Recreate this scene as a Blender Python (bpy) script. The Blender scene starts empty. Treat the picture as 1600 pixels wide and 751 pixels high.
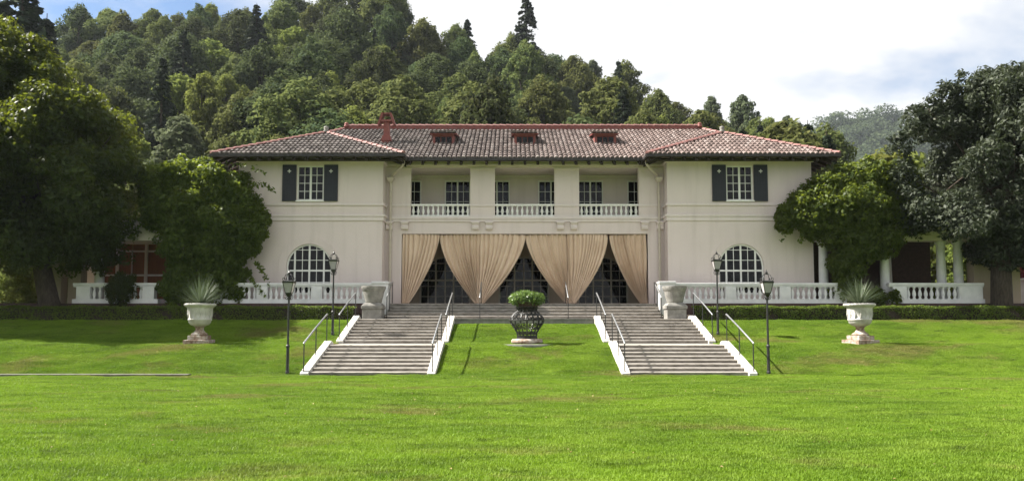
import bpy, math, random
import numpy as np
from mathutils import Vector, Matrix

R = math.radians
scene = bpy.context.scene
COL = scene.collection
rng = np.random.default_rng(7)
random.seed(7)

# ------------------------------------------------------------------ camera, sky, sun, exposure
cam_d = bpy.data.cameras.new('camera')
cam = bpy.data.objects.new('camera', cam_d)
COL.objects.link(cam)
cam.location = (0, 0, 1.8)
cam.rotation_euler = (R(94.0), 0, 0)
cam_d.sensor_width = 36.0
cam_d.lens = 27.0
cam_d.shift_y = 48.6 / 1600
cam_d.clip_end = 6000
scene.camera = cam

SUN_TO = Vector((-1.0, 0.13, 1.12)).normalized()
sun_el = math.asin(SUN_TO.z)
sun_d = bpy.data.lights.new('sun', 'SUN')
sun_d.energy = 5.0
sun_d.angle = R(0.53)
sun_d.color = (1.0, 0.95, 0.86)
sun = bpy.data.objects.new('sun', sun_d)
COL.objects.link(sun)
sun.rotation_euler = (-SUN_TO).to_track_quat('-Z', 'Y').to_euler()
sun.location = SUN_TO * 60

world = bpy.data.worlds.new('World')
scene.world = world
world.use_nodes = True
wn, wl = world.node_tree.nodes, world.node_tree.links
wn.clear()
wout = wn.new('ShaderNodeOutputWorld')
bg = wn.new('ShaderNodeBackground')
sky = wn.new('ShaderNodeTexSky')
sky.sky_type = 'NISHITA'
sky.sun_disc = False
sky.sun_elevation = sun_el
sky.sun_rotation = math.atan2(SUN_TO.x, SUN_TO.y)
sky.air_density = 1.0
sky.dust_density = 0.5
sky.ozone_density = 2.5
SKY = 0.05
bg.inputs['Strength'].default_value = SKY
# thin broken high cloud laid on a plane above the place
tc = wn.new('ShaderNodeTexCoord')
sep = wn.new('ShaderNodeSeparateXYZ')
wl.new(tc.outputs['Generated'], sep.inputs[0])
zc = wn.new('ShaderNodeMath'); zc.operation = 'MAXIMUM'; zc.inputs[1].default_value = 0.0
wl.new(sep.outputs['Z'], zc.inputs[0])
zz = wn.new('ShaderNodeMath'); zz.operation = 'ADD'; zz.inputs[1].default_value = 0.16
wl.new(zc.outputs[0], zz.inputs[0])
dx = wn.new('ShaderNodeMath'); dx.operation = 'DIVIDE'
dy = wn.new('ShaderNodeMath'); dy.operation = 'DIVIDE'
wl.new(sep.outputs['X'], dx.inputs[0]); wl.new(zz.outputs[0], dx.inputs[1])
wl.new(sep.outputs['Y'], dy.inputs[0]); wl.new(zz.outputs[0], dy.inputs[1])
cmb = wn.new('ShaderNodeCombineXYZ')
wl.new(dx.outputs[0], cmb.inputs[0]); wl.new(dy.outputs[0], cmb.inputs[1])
cmb.inputs[2].default_value = 14.2
cn = wn.new('ShaderNodeTexNoise')
cn.inputs['Scale'].default_value = 0.9
cn.inputs['Detail'].default_value = 6
cn.inputs['Roughness'].default_value = 0.55
cn.inputs['Distortion'].default_value = 0.2
wl.new(cmb.outputs[0], cn.inputs['Vector'])
cr = wn.new('ShaderNodeMapRange')
cr.inputs['From Min'].default_value = 0.28
cr.inputs['From Max'].default_value = 0.46
wl.new(cn.outputs['Fac'], cr.inputs['Value'])
cmix = wn.new('ShaderNodeMix'); cmix.data_type = 'RGBA'
wl.new(cr.outputs[0], cmix.inputs['Factor'])
shs = wn.new('ShaderNodeHueSaturation')
shs.inputs['Saturation'].default_value = 1.1
shs.inputs['Value'].default_value = 0.95
wl.new(sky.outputs[0], shs.inputs['Color'])
wl.new(shs.outputs[0], cmix.inputs['A'])
cmix.inputs['B'].default_value = (6.0, 6.05, 6.12, 1)
wl.new(cmix.outputs['Result'], bg.inputs['Color'])
wl.new(bg.outputs[0], wout.inputs[0])

vs = scene.view_settings
vs.view_transform = 'Standard'
vs.look = 'None'
vs.gamma = 1.0
vs.exposure = 1.75
vs.use_curve_mapping = False
scene.cycles.use_denoising = True
scene.cycles.use_adaptive_sampling = True
scene.cycles.max_bounces = 5
scene.cycles.diffuse_bounces = 3
scene.cycles.transmission_bounces = 3
scene.cycles.transparent_max_bounces = 8
scene.cycles.volume_bounces = 0
scene.cycles.caustics_reflective = False
scene.cycles.caustics_refractive = False

# ------------------------------------------------------------------ materials
def nodes_of(name):
    m = bpy.data.materials.new(name)
    m.use_nodes = True
    nt = m.node_tree
    b = nt.nodes['Principled BSDF']
    return m, nt, b

def ramp(nt, fac, stops):
    r = nt.nodes.new('ShaderNodeValToRGB')
    el = r.color_ramp.elements
    while len(el) < len(stops): el.new(0.5)
    for e, (p, c) in zip(el, stops):
        e.position = p; e.color = (*c, 1)
    nt.links.new(fac, r.inputs['Fac'])
    return r.outputs['Color']

def noise(nt, scale, detail=4, rough=0.55, coord='Object', stretch=None, dist=0):
    if coord == 'World':
        g = nt.nodes.new('ShaderNodeNewGeometry'); vec = g.outputs['Position']
    else:
        t = nt.nodes.new('ShaderNodeTexCoord'); vec = t.outputs[coord]
    if stretch:
        mp = nt.nodes.new('ShaderNodeMapping'); mp.inputs['Scale'].default_value = stretch
        nt.links.new(vec, mp.inputs['Vector']); vec = mp.outputs['Vector']
    n = nt.nodes.new('ShaderNodeTexNoise')
    n.inputs['Scale'].default_value = scale
    n.inputs['Detail'].default_value = detail
    n.inputs['Roughness'].default_value = rough
    n.inputs['Distortion'].default_value = dist
    nt.links.new(vec, n.inputs['Vector'])
    return n.outputs['Fac']

def bump(nt, b, height, strength=0.3, dist=0.01):
    bp = nt.nodes.new('ShaderNodeBump')
    bp.inputs['Strength'].default_value = strength
    bp.inputs['Distance'].default_value = dist
    nt.links.new(height, bp.inputs['Height'])
    nt.links.new(bp.outputs['Normal'], b.inputs['Normal'])

def mixc(nt, fac, a, b_, mode='MIX'):
    m = nt.nodes.new('ShaderNodeMix'); m.data_type = 'RGBA'; m.blend_type = mode
    for s, v in (('Factor', fac), ('A', a), ('B', b_)):
        if isinstance(v, (int, float)): m.inputs[s].default_value = v
        elif isinstance(v, tuple): m.inputs[s].default_value = (*v, 1)
        else: nt.links.new(v, m.inputs[s])
    return m.outputs['Result']

def mrange(nt, v, a, b_, c=0.0, d=1.0):
    m = nt.nodes.new('ShaderNodeMapRange')
    m.inputs['From Min'].default_value = a; m.inputs['From Max'].default_value = b_
    m.inputs['To Min'].default_value = c; m.inputs['To Max'].default_value = d
    nt.links.new(v, m.inputs['Value'])
    return m.outputs[0]

def simple(name, c1, c2, scale=3.0, rough=0.7, bmp=0.15, bscale=40, spec=0.4, metal=0.0, stretch=None, coord='World'):
    m, nt, b = nodes_of(name)
    f = noise(nt, scale, 5, 0.6, coord, stretch)
    nt.links.new(ramp(nt, f, [(0.3, c1), (0.7, c2)]), b.inputs['Base Color'])
    b.inputs['Roughness'].default_value = rough
    b.inputs['Specular IOR Level'].default_value = spec
    b.inputs['Metallic'].default_value = metal
    if bmp: bump(nt, b, noise(nt, bscale, 3, 0.6, coord), bmp, 0.01)
    return m

def stucco_mat(name, c, stain):
    m, nt, b = nodes_of(name)
    big = noise(nt, 0.35, 4, 0.6, 'World')
    streak = noise(nt, 1.0, 5, 0.6, 'World', (2.2, 2.2, 0.18))
    fine = noise(nt, 9, 4, 0.6, 'World')
    col = mixc(nt, mrange(nt, big, 0.35, 0.7), c, tuple(x * 0.93 for x in c))
    col = mixc(nt, mrange(nt, streak, 0.50, 0.75, 0, 0.55), col, stain)
    col = mixc(nt, mrange(nt, fine, 0.45, 0.8, 0, 0.25), col, tuple(x * 0.86 for x in c))
    nt.links.new(col, b.inputs['Base Color'])
    b.inputs['Roughness'].default_value = 0.9
    b.inputs['Specular IOR Level'].default_value = 0.2
    bump(nt, b, noise(nt, 22, 4, 0.65, 'World'), 0.5, 0.02)
    return m

def leaf_mat(name, c_dark, c_light, trans=0.35, rough=0.45, spec=0.35, tint=0.25, tcol=None):
    m, nt, b = nodes_of(name)
    g = nt.nodes.new('ShaderNodeNewGeometry')
    oi = nt.nodes.new('ShaderNodeObjectInfo')
    col = ramp(nt, g.outputs['Random Per Island'], [(0.0, c_dark), (1.0, c_light)])
    hs = nt.nodes.new('ShaderNodeHueSaturation')
    nt.links.new(col, hs.inputs['Color'])
    nt.links.new(mrange(nt, oi.outputs['Random'], 0, 1, 0.5 - 0.035 * tint / 0.25, 0.5 + 0.025 * tint / 0.25), hs.inputs['Hue'])
    nt.links.new(mrange(nt, oi.outputs['Random'], 0, 1, 1 - tint, 1 + tint), hs.inputs['Value'])
    col = hs.outputs['Color']
    nt.links.new(col, b.inputs['Base Color'])
    b.inputs['Roughness'].default_value = rough
    b.inputs['Specular IOR Level'].default_value = spec
    tr = nt.nodes.new('ShaderNodeBsdfTranslucent')
    tcolr = mixc(nt, 0.55, col, tcol if tcol else tuple(min(1, x * 1.6) for x in c_light))
    nt.links.new(tcolr, tr.inputs['Color'])
    mx = nt.nodes.new('ShaderNodeMixShader')
    mx.inputs[0].default_value = trans
    nt.links.new(b.outputs[0], mx.inputs[1]); nt.links.new(tr.outputs[0], mx.inputs[2])
    nt.links.new(mx.outputs[0], nt.nodes['Material Output'].inputs['Surface'])
    return m

M = {}
M['stucco'] = stucco_mat('cream_stucco', (0.69, 0.60, 0.575), (0.52, 0.45, 0.42))
M['trim'] = stucco_mat('stone_trim', (0.71, 0.63, 0.61), (0.54, 0.475, 0.455))
M['white'] = simple('white_paint', (0.70, 0.69, 0.66), (0.80, 0.79, 0.77), 2.5, 0.6, 0.1, 30)
M['balustrade'] = simple('weathered_white_stone', (0.60, 0.60, 0.60), (0.76, 0.75, 0.74), 2.0, 0.8, 0.25, 35)
M['dark_wood'] = simple('dark_stained_wood', (0.018, 0.013, 0.010), (0.045, 0.030, 0.022), 4, 0.7, 0.2, 30)
M['shutter'] = simple('dark_slate_shutter_paint', (0.009, 0.011, 0.017), (0.016, 0.019, 0.028), 6, 0.55, 0.15, 50)
M['gutter'] = simple('dark_gutter_metal', (0.02, 0.018, 0.018), (0.04, 0.034, 0.034), 3, 0.55, 0)
M['pipe'] = simple('cream_pipe_paint', (0.45, 0.40, 0.33), (0.56, 0.50, 0.42), 3, 0.6, 0.1)
M['red_paint'] = simple('terracotta_red_paint', (0.17, 0.048, 0.042), (0.24, 0.078, 0.066), 5, 0.65, 0.2, 25)
M['pink_tile'] = simple('ridge_terracotta', (0.19, 0.080, 0.072), (0.33, 0.175, 0.16), 3.5, 0.7, 0.3, 25)
M['black_iron'] = simple('black_iron', (0.010, 0.010, 0.011), (0.022, 0.021, 0.021), 8, 0.45, 0.1, 60, 0.5)
M['rail_steel'] = simple('worn_steel_rail', (0.30, 0.31, 0.33), (0.50, 0.51, 0.53), 5, 0.38, 0, metal=0.85)
M['brick_dark'] = simple('dark_brown_brick', (0.045, 0.026, 0.022), (0.085, 0.05, 0.042), 6, 0.85, 0.3, 25)
M['paving'] = simple('terrace_paving', (0.32, 0.24, 0.19), (0.42, 0.33, 0.27), 2, 0.8, 0.1)
M['path'] = simple('pale_gravel_path', (0.10, 0.10, 0.075), (0.20, 0.19, 0.155), 5, 0.9, 0.3)
M['bark'] = simple('rough_bark', (0.030, 0.024, 0.019), (0.085, 0.068, 0.054), 5, 0.95, 0.9, 14, 0.1, stretch=(3, 3, 0.6))
M['soil'] = simple('dark_soil', (0.022, 0.016, 0.012), (0.05, 0.036, 0.026), 5, 0.95, 0.6, 20)
M['hill_soil'] = simple('hill_undergrowth', (0.012, 0.02, 0.009), (0.035, 0.045, 0.016), 0.3, 1.0, 0.5, 2, 0.0)
M['brown_curtain'] = simple('brown_blind', (0.16, 0.058, 0.028), (0.27, 0.105, 0.05), 3, 0.85, 0.1, stretch=(6, 6, 0.3))

# stone step with dirt in patches
m, nt, b = nodes_of('worn_stone_step')
f1 = noise(nt, 1.4, 6, 0.65, 'World', (0.5, 3.0, 3.0))
f2 = noise(nt, 7, 5, 0.7, 'World', (0.5, 1, 2))
c = ramp(nt, f1, [(0.3, (0.20, 0.18, 0.155)), (0.55, (0.30, 0.275, 0.245)), (0.75, (0.42, 0.395, 0.36))])
c = mixc(nt, mrange(nt, f2, 0.46, 0.70, 0, 0.85), c, (0.085, 0.073, 0.062))
nt.links.new(c, b.inputs['Base Color']); b.inputs['Roughness'].default_value = 0.85
bump(nt, b, f2, 0.4, 0.015)
M['step'] = m
M['stringer'] = simple('white_stone_stringer', (0.34, 0.32, 0.28), (0.66, 0.64, 0.60), 3.5, 0.85, 0.4, 22)
M['grey_stone'] = simple('weathered_grey_stone', (0.13, 0.125, 0.115), (0.27, 0.26, 0.24), 3.5, 0.85, 0.5, 18)

# urn: white render with rust / dirt stains
m, nt, b = nodes_of('stained_white_urn')
f1 = noise(nt, 3.0, 5, 0.65, 'Object'); f2 = noise(nt, 12, 4, 0.7, 'Object')
c = ramp(nt, f1, [(0.3, (0.30, 0.285, 0.26)), (0.6, (0.52, 0.505, 0.48))])
c = mixc(nt, mrange(nt, f2, 0.56, 0.72, 0, 0.6), c, (0.20, 0.16, 0.12))
nt.links.new(c, b.inputs['Base Color']); b.inputs['Roughness'].default_value = 0.85
bump(nt, b, f2, 0.5, 0.02)
M['urn'] = m
m, nt, b = nodes_of('rust_stained_stone')
f1 = noise(nt, 4.0, 5, 0.7, 'Object')
c = ramp(nt, f1, [(0.34, (0.10, 0.055, 0.038)), (0.46, (0.24, 0.165, 0.12)), (0.62, (0.42, 0.385, 0.345))])
nt.links.new(c, b.inputs['Base Color']); b.inputs['Roughness'].default_value = 0.9
bump(nt, b, f1, 0.5, 0.03)
M['rust_stone'] = m

# glass panes: dark room behind, mirror-like skin
m, nt, b = nodes_of('dark_window_glass')
f1 = noise(nt, 0.8, 3, 0.5, 'World')
nt.links.new(ramp(nt, f1, [(0.3, (0.002, 0.002, 0.002)), (0.7, (0.005, 0.0045, 0.005))]), b.inputs['Base Color'])
b.inputs['Roughness'].default_value = 0.04
b.inputs['Specular IOR Level'].default_value = 0.2
bump(nt, b, noise(nt, 1.5, 2, 0.5, 'World'), 0.03, 0.05)
M['glass'] = m
m, nt, b = nodes_of('whitened_lantern_glass')
b.inputs['Base Color'].default_value = (1, 0.97, 1, 1)  # white body colour stands in for sky reflected in the panes
b.inputs['Roughness'].default_value = 0.15
b.inputs['Transmission Weight'].default_value = 0.7
b.inputs['IOR'].default_value = 1.2
M['lantern_glass'] = m
M['porch_frame'] = simple('brown_grey_frame', (0.36, 0.32, 0.27), (0.46, 0.41, 0.36), 5, 0.6, 0.1)
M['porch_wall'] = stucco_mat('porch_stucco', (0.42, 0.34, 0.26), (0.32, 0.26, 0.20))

# curtain cloth
m, nt, b = nodes_of('tan_curtain_cloth')
f1 = noise(nt, 1.2, 3, 0.5, 'World')
f2 = noise(nt, 60, 2, 0.5, 'World', (1, 1, 0.2))
c = ramp(nt, f1, [(0.3, (0.61, 0.46, 0.34)), (0.7, (0.70, 0.545, 0.415))])
nt.links.new(c, b.inputs['Base Color']); b.inputs['Roughness'].default_value = 0.9
b.inputs['Specular IOR Level'].default_value = 0.1
b.inputs['Sheen Weight'].default_value = 0.15
bump(nt, b, f2, 0.1, 0.01)
M['curtain'] = m

# barrel tiles: each tile its own tone, lichen-grey on one side of the house, redder on the other
m, nt, b = nodes_of('old_clay_tiles')
g = nt.nodes.new('ShaderNodeNewGeometry')
sp = nt.nodes.new('ShaderNodeSeparateXYZ'); nt.links.new(g.outputs['Position'], sp.inputs[0])
grey = ramp(nt, g.outputs['Random Per Island'], [(0.0, (0.055, 0.044, 0.040)), (0.35, (0.085, 0.070, 0.064)), (0.7, (0.12, 0.10, 0.094)), (1.0, (0.17, 0.15, 0.14))])
pink = ramp(nt, g.outputs['Random Per Island'], [(0.0, (0.085, 0.058, 0.052)), (0.4, (0.125, 0.087, 0.078)), (0.75, (0.16, 0.117, 0.106)), (1.0, (0.20, 0.160, 0.15))])
nz = noise(nt, 0.5, 5, 0.65, 'World')
ad = nt.nodes.new('ShaderNodeMath'); ad.operation = 'MULTIPLY_ADD'
ad.inputs[1].default_value = 14.0
nt.links.new(nz, ad.inputs[0]); nt.links.new(sp.outputs['X'], ad.inputs[2])
c = mixc(nt, mrange(nt, ad.outputs[0], 0, 14), grey, pink)
lich = noise(nt, 5, 6, 0.75, 'World')
c = mixc(nt, mrange(nt, lich, 0.56, 0.72, 0, 0.6), c, (0.025, 0.021, 0.019))
c = mixc(nt, mrange(nt, lich, 0.44, 0.3, 0, 0.5), c, (0.26, 0.24, 0.225))
nt.links.new(c, b.inputs['Base Color']); b.inputs['Roughness'].default_value = 0.9
bump(nt, b, noise(nt, 30, 3, 0.6, 'World'), 0.4, 0.01)
M['tile'] = m

# lawn ground and blades share the same patchwork of fresh, yellow and bare spots
def lawn_colour(nt, kind):
    big = noise(nt, 0.16, 5, 0.6, 'World', (0.6, 1.0, 1.0))
    mid = noise(nt, 1.1, 5, 0.65, 'World', (0.45, 1.0, 1.0), 0.4)
    fine = noise(nt, 9.0, 4, 0.7, 'World')
    bare = noise(nt, 0.42, 6, 0.62, 'World', (0.55, 1.0, 1.0), 0.3)
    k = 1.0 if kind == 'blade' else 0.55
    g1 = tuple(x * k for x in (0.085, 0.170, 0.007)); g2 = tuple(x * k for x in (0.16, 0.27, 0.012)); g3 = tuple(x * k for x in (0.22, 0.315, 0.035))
    c = mixc(nt, mrange(nt, big, 0.40, 0.60), g1, g2)
    c = mixc(nt, mrange(nt, mid, 0.42, 0.70, 0, 0.75), c, g3)
    c = mixc(nt, mrange(nt, fine, 0.55, 0.8, 0, 0.5), c, tuple(x * 0.55 for x in g1))
    c = mixc(nt, mrange(nt, bare, 0.545, 0.66, 0, 0.85), c, (0.19, 0.155, 0.06))
    tuft_shade = noise(nt, 2.6, 5, 0.7, 'World', (0.6, 1.0, 1.0), 0.5)
    c = mixc(nt, mrange(nt, tuft_shade, 0.59, 0.68, 0, 0.8), c, (0.035, 0.06, 0.008))  # dark specks paint in the shade between uneven tufts
    mot = noise(nt, 1.7, 4, 0.6, 'World', (0.4, 1.0, 1.0), 0.3)
    c = mixc(nt, 1.0, c, ramp(nt, mot, [(0.36, (0.60, 0.64, 0.55)), (0.52, (1, 1, 1)), (0.66, (1.0, 1.0, 1.0))]), 'MULTIPLY')
    return c, fine
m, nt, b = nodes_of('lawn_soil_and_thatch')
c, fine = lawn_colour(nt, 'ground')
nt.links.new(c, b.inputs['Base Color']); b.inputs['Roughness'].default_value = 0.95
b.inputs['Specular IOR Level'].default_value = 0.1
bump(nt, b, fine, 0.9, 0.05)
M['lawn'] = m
m, nt, b = nodes_of('grass_blade')
c, fine = lawn_colour(nt, 'blade')
gi = nt.nodes.new('ShaderNodeNewGeometry')
c = mixc(nt, mrange(nt, gi.outputs['Random Per Island'], 0, 1, 0, 0.45), c, (0.22, 0.32, 0.035))
nt.links.new(c, b.inputs['Base Color']); b.inputs['Roughness'].default_value = 0.6
b.inputs['Specular IOR Level'].default_value = 0.2
tr = nt.nodes.new('ShaderNodeBsdfTranslucent'); nt.links.new(c, tr.inputs['Color'])
mx = nt.nodes.new('ShaderNodeMixShader'); mx.inputs[0].default_value = 0.4
nt.links.new(b.outputs[0], mx.inputs[1]); nt.links.new(tr.outputs[0], mx.inputs[2])
nt.links.new(mx.outputs[0], nt.nodes['Material Output'].inputs['Surface'])
M['blade'] = m

M['leaf_ever'] = leaf_mat('dark_evergreen_leaf', (0.009, 0.018, 0.007), (0.048, 0.070, 0.018), 0.38, 0.5, 0.2, 0.1, (0.26, 0.30, 0.02))
M['leaf_oakgrey'] = leaf_mat('grey_green_leathery_leaf', (0.020, 0.029, 0.019), (0.078, 0.094, 0.060), 0.2, 0.55, 0.16, 0.1, (0.10, 0.13, 0.05))
M['leaf_vine'] = leaf_mat('vine_leaf', (0.026, 0.054, 0.012), (0.115, 0.165, 0.028), 0.45, 0.5, 0.22, 0.12, (0.30, 0.36, 0.03))
M['leaf_hedge'] = leaf_mat('box_hedge_leaf', (0.050, 0.088, 0.014), (0.14, 0.19, 0.03), 0.45, 0.55, 0.2, 0.05)
M['leaf_olive'] = leaf_mat('olive_broadleaf', (0.040, 0.058, 0.017), (0.125, 0.142, 0.046), 0.35, 0.8, 0.05, 0.3)
M['leaf_bright'] = leaf_mat('fresh_broadleaf', (0.060, 0.082, 0.016), (0.155, 0.180, 0.045), 0.42, 0.8, 0.05, 0.22)
M['leaf_dark'] = leaf_mat('dark_oak_leaf', (0.022, 0.038, 0.017), (0.078, 0.098, 0.036), 0.3, 0.8, 0.05, 0.3)
M['leaf_conifer'] = leaf_mat('conifer_needle', (0.016, 0.028, 0.018), (0.048, 0.064, 0.034), 0.15, 0.7, 0.1, 0.2)
M['leaf_silver'] = leaf_mat('silvery_poplar_leaf', (0.042, 0.060, 0.030), (0.12, 0.14, 0.075), 0.35, 0.75, 0.08, 0.15)
M['leaf_red'] = leaf_mat('plum_red_leaf', (0.08, 0.012, 0.02), (0.22, 0.03, 0.045), 0.35, 0.5, 0.3, 0.1)
M['leaf_far'] = leaf_mat('far_wood_leaf', (0.026, 0.046, 0.026), (0.085, 0.115, 0.055), 0.3, 0.7, 0.1, 0.1)
M['leaf_yucca'] = leaf_mat('yucca_blade', (0.045, 0.070, 0.040), (0.13, 0.16, 0.09), 0.15, 0.4, 0.4, 0.05)
M['leaf_pot'] = leaf_mat('pot_plant_leaf', (0.05, 0.10, 0.018), (0.14, 0.21, 0.045), 0.35, 0.4, 0.4, 0.05)

# ------------------------------------------------------------------ mesh helpers
class MB:
    def __init__(s): s.v = []; s.f = []
    def add(s, v, f):
        k = len(s.v); s.v += [tuple(p) for p in v]; s.f += [tuple(i + k for i in q) for q in f]; return s
    def box(s, x0, x1, y0, y1, z0, z1):
        return s.add([(x0,y0,z0),(x1,y0,z0),(x1,y1,z0),(x0,y1,z0),(x0,y0,z1),(x1,y0,z1),(x1,y1,z1),(x0,y1,z1)],
                     [(0,3,2,1),(4,5,6,7),(0,1,5,4),(1,2,6,5),(2,3,7,6),(3,0,4,7)])
    def hexa(s, p):
        return s.add(p, [(0,3,2,1),(4,5,6,7),(0,1,5,4),(1,2,6,5),(2,3,7,6),(3,0,4,7)])
    def lathe(s, prof, n=12, cx=0, cy=0, cz=0, ph=0.0, sq=False):
        vs_, fs = [], []
        for (r, z) in prof:
            for i in range(n):
                a = ph + 2*math.pi*i/n
                rr = r / math.cos(math.pi/n) if sq else r
                vs_.append((cx+rr*math.cos(a), cy+rr*math.sin(a), cz+z))
        for k in range(len(prof)-1):
            for i in range(n):
                j = (i+1) % n
                fs.append((k*n+i, k*n+j, (k+1)*n+j, (k+1)*n+i))
        fs.append(tuple(range(n-1, -1, -1))); fs.append(tuple((len(prof)-1)*n+i for i in range(n)))
        return s.add(vs_, fs)
    def tube(s, pts, rad, n=6, closed=False):
        pts = [Vector(p) for p in pts]
        rads = rad if isinstance(rad, (list, tuple)) else [rad]*len(pts)
        vs_, fs = [], []
        up = Vector((0.13, 0.21, 1)).normalized()
        for k, p in enumerate(pts):
            a = pts[max(k-1, 0)]; c = pts[min(k+1, len(pts)-1)]
            if closed: a = pts[k-1]; c = pts[(k+1) % len(pts)]
            t = (c-a)
            t = t.normalized() if t.length > 1e-9 else Vector((0,0,1))
            u = t.cross(up)
            if u.length < 0.15: u = t.cross(Vector((1, 0.1, 0)))
            u.normalize(); w = u.cross(t)
            for i in range(n):
                an = 2*math.pi*i/n
                vs_.append(p + (u*math.cos(an) + w*math.sin(an))*rads[k])
        L = len(pts)
        for k in range(L if closed else L-1):
            k2 = (k+1) % L
            for i in range(n):
                j = (i+1) % n
                fs.append((k*n+i, k*n+j, k2*n+j, k2*n+i))
        if not closed:
            fs.append(tuple(range(n-1, -1, -1))); fs.append(tuple((L-1)*n+i for i in range(n)))
        return s.add(vs_, fs)
    def extrude_x(s, prof, x0, x1):      # prof: closed list of (y,z)
        n = len(prof)
        v = [(x0, y, z) for y, z in prof] + [(x1, y, z) for y, z in prof]
        f = [(i, (i+1) % n, n+(i+1) % n, n+i) for i in range(n)]
        f += [tuple(range(n-1, -1, -1)), tuple(range(n, 2*n))]
        return s.add(v, f)
    def extrude_y(s, prof, y0, y1):      # prof: closed list of (x,z)
        n = len(prof)
        v = [(x, y0, z) for x, z in prof] + [(x, y1, z) for x, z in prof]
        f = [(i, (i+1) % n, n+(i+1) % n, n+i) for i in range(n)]
        f += [tuple(range(n-1, -1, -1)), tuple(range(n, 2*n))]
        return s.add(v, f)
    def mesh(s, name):
        me = bpy.data.meshes.new(name); me.from_pydata(s.v, [], s.f); me.update()
        return me

def put(name, me, mat=None, parent=None, loc=None, smooth=False, rot=None, bevel=0):
    if isinstance(me, MB): me = me.mesh(name)
    if mat is not None and not me.materials: me.materials.append(M[mat])
    if smooth:
        me.polygons.foreach_set('use_smooth', [True]*len(me.polygons))
    o = bpy.data.objects.new(name, me)
    COL.objects.link(o)
    if parent is not None: o.parent = parent
    if loc is not None: o.location = loc
    if rot is not None: o.rotation_euler = rot
    if bevel:
        bv = o.modifiers.new('bevel', 'BEVEL'); bv.width = bevel; bv.segments = 2; bv.limit_method = 'ANGLE'
    return o

def tag(o, label=None, cat=None, group=None, kind=None):
    if label: o['label'] = label
    if cat: o['category'] = cat
    if group: o['group'] = group
    if kind: o['kind'] = kind
    return o

def thing(name, label, cat, loc=(0, 0, 0), group=None, rz=0.0):
    o = bpy.data.objects.new(name, None); COL.objects.link(o)
    o.location = loc; o.rotation_euler = (0, 0, rz); o.empty_display_size = 0.2
    return tag(o, label, cat, group)

def copy_tree(o, parent=None):
    c = o.copy(); COL.objects.link(c)
    if parent is not None: c.parent = parent
    for ch in list(o.children): copy_tree(ch, c)
    return c

def np_mesh(name, V, F, mat=None, smooth=False):
    V = np.asarray(V, np.float32); F = np.asarray(F, np.int32)
    me = bpy.data.meshes.new(name)
    k = F.shape[1]
    me.vertices.add(len(V)); me.vertices.foreach_set('co', V.ravel())
    me.loops.add(F.size); me.loops.foreach_set('vertex_index', F.ravel())
    me.polygons.add(len(F)); me.polygons.foreach_set('loop_start', np.arange(0, F.size, k, dtype=np.int32))
    if smooth: me.polygons.foreach_set('use_smooth', np.ones(len(F), bool))
    me.update(calc_edges=True)
    if mat: me.materials.append(M[mat])
    return me

def leaf_quads(C, N, size, aspect=1.6, fold=0.25, jitter=0.6):
    """diamond leaves at C (n,3) turned towards N with jitter"""
    n = len(C)
    N = N + rng.normal(0, jitter, (n, 3)); N /= np.linalg.norm(N, axis=1)[:, None] + 1e-9
    T = rng.normal(0, 1, (n, 3)); T -= (T*N).sum(1)[:, None]*N; T /= np.linalg.norm(T, axis=1)[:, None] + 1e-9
    B = np.cross(N, T)
    s = (size*rng.uniform(0.65, 1.35, n))[:, None]
    a = C - T*s*aspect*0.5; c = C + T*s*aspect*0.5 - N*s*fold*0.4
    l = C + B*s*0.42 + N*s*fold*0.3; r = C - B*s*0.42 + N*s*fold*0.3
    V = np.stack([a, l, c, r], 1).reshape(-1, 3)
    F = np.arange(4*n).reshape(-1, 4)
    return V, F

def lobes_leaves(lobes, n, shell=0.55, sub=0, core=.82):
    """points on a set of ellipsoid lobes (cx,cy,cz,rx,ry,rz)"""
    L = np.array(lobes, float)
    if sub:
        # each lobe is a bough: a core and smaller clumps standing on its skin
        k = sub; m_ = len(L)
        D0 = rng.normal(0, 1, (m_*k, 3)); D0[:, 2] += .25; D0 /= np.linalg.norm(D0, axis=1)[:, None]
        B = np.repeat(L, k, 0); fr = rng.uniform(.24, .48, m_*k)[:, None]
        S = np.hstack([B[:, :3] + D0*B[:, 3:6]*rng.uniform(.55, 1.02, (m_*k, 1)), B[:, 3:6]*fr])
        L[:, 3:6] *= core
        L = np.vstack([L, S])
    w = (L[:, 3]*L[:, 4]+L[:, 4]*L[:, 5]+L[:, 3]*L[:, 5]); w /= w.sum()
    idx = rng.choice(len(L), n, p=w)
    D = rng.normal(0, 1, (n, 3)); D /= np.linalg.norm(D, axis=1)[:, None]
    rad = 1 - shell*rng.random(n)**1.7
    # lumpy, frayed skin
    lump = 1 + 0.13*np.sin(D[:, 0]*7+idx*1.7)*np.cos(D[:, 1]*6+idx) + 0.10*np.sin(D[:, 2]*11+idx*2.3)
    rad = rad*lump + (rng.random(n) < 0.06)*rng.uniform(0, 0.16, n)
    C = L[idx, :3] + D*L[idx, 3:6]*rad[:, None]
    N = D.copy(); N[:, 2] += 0.5
    return C, N

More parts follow.
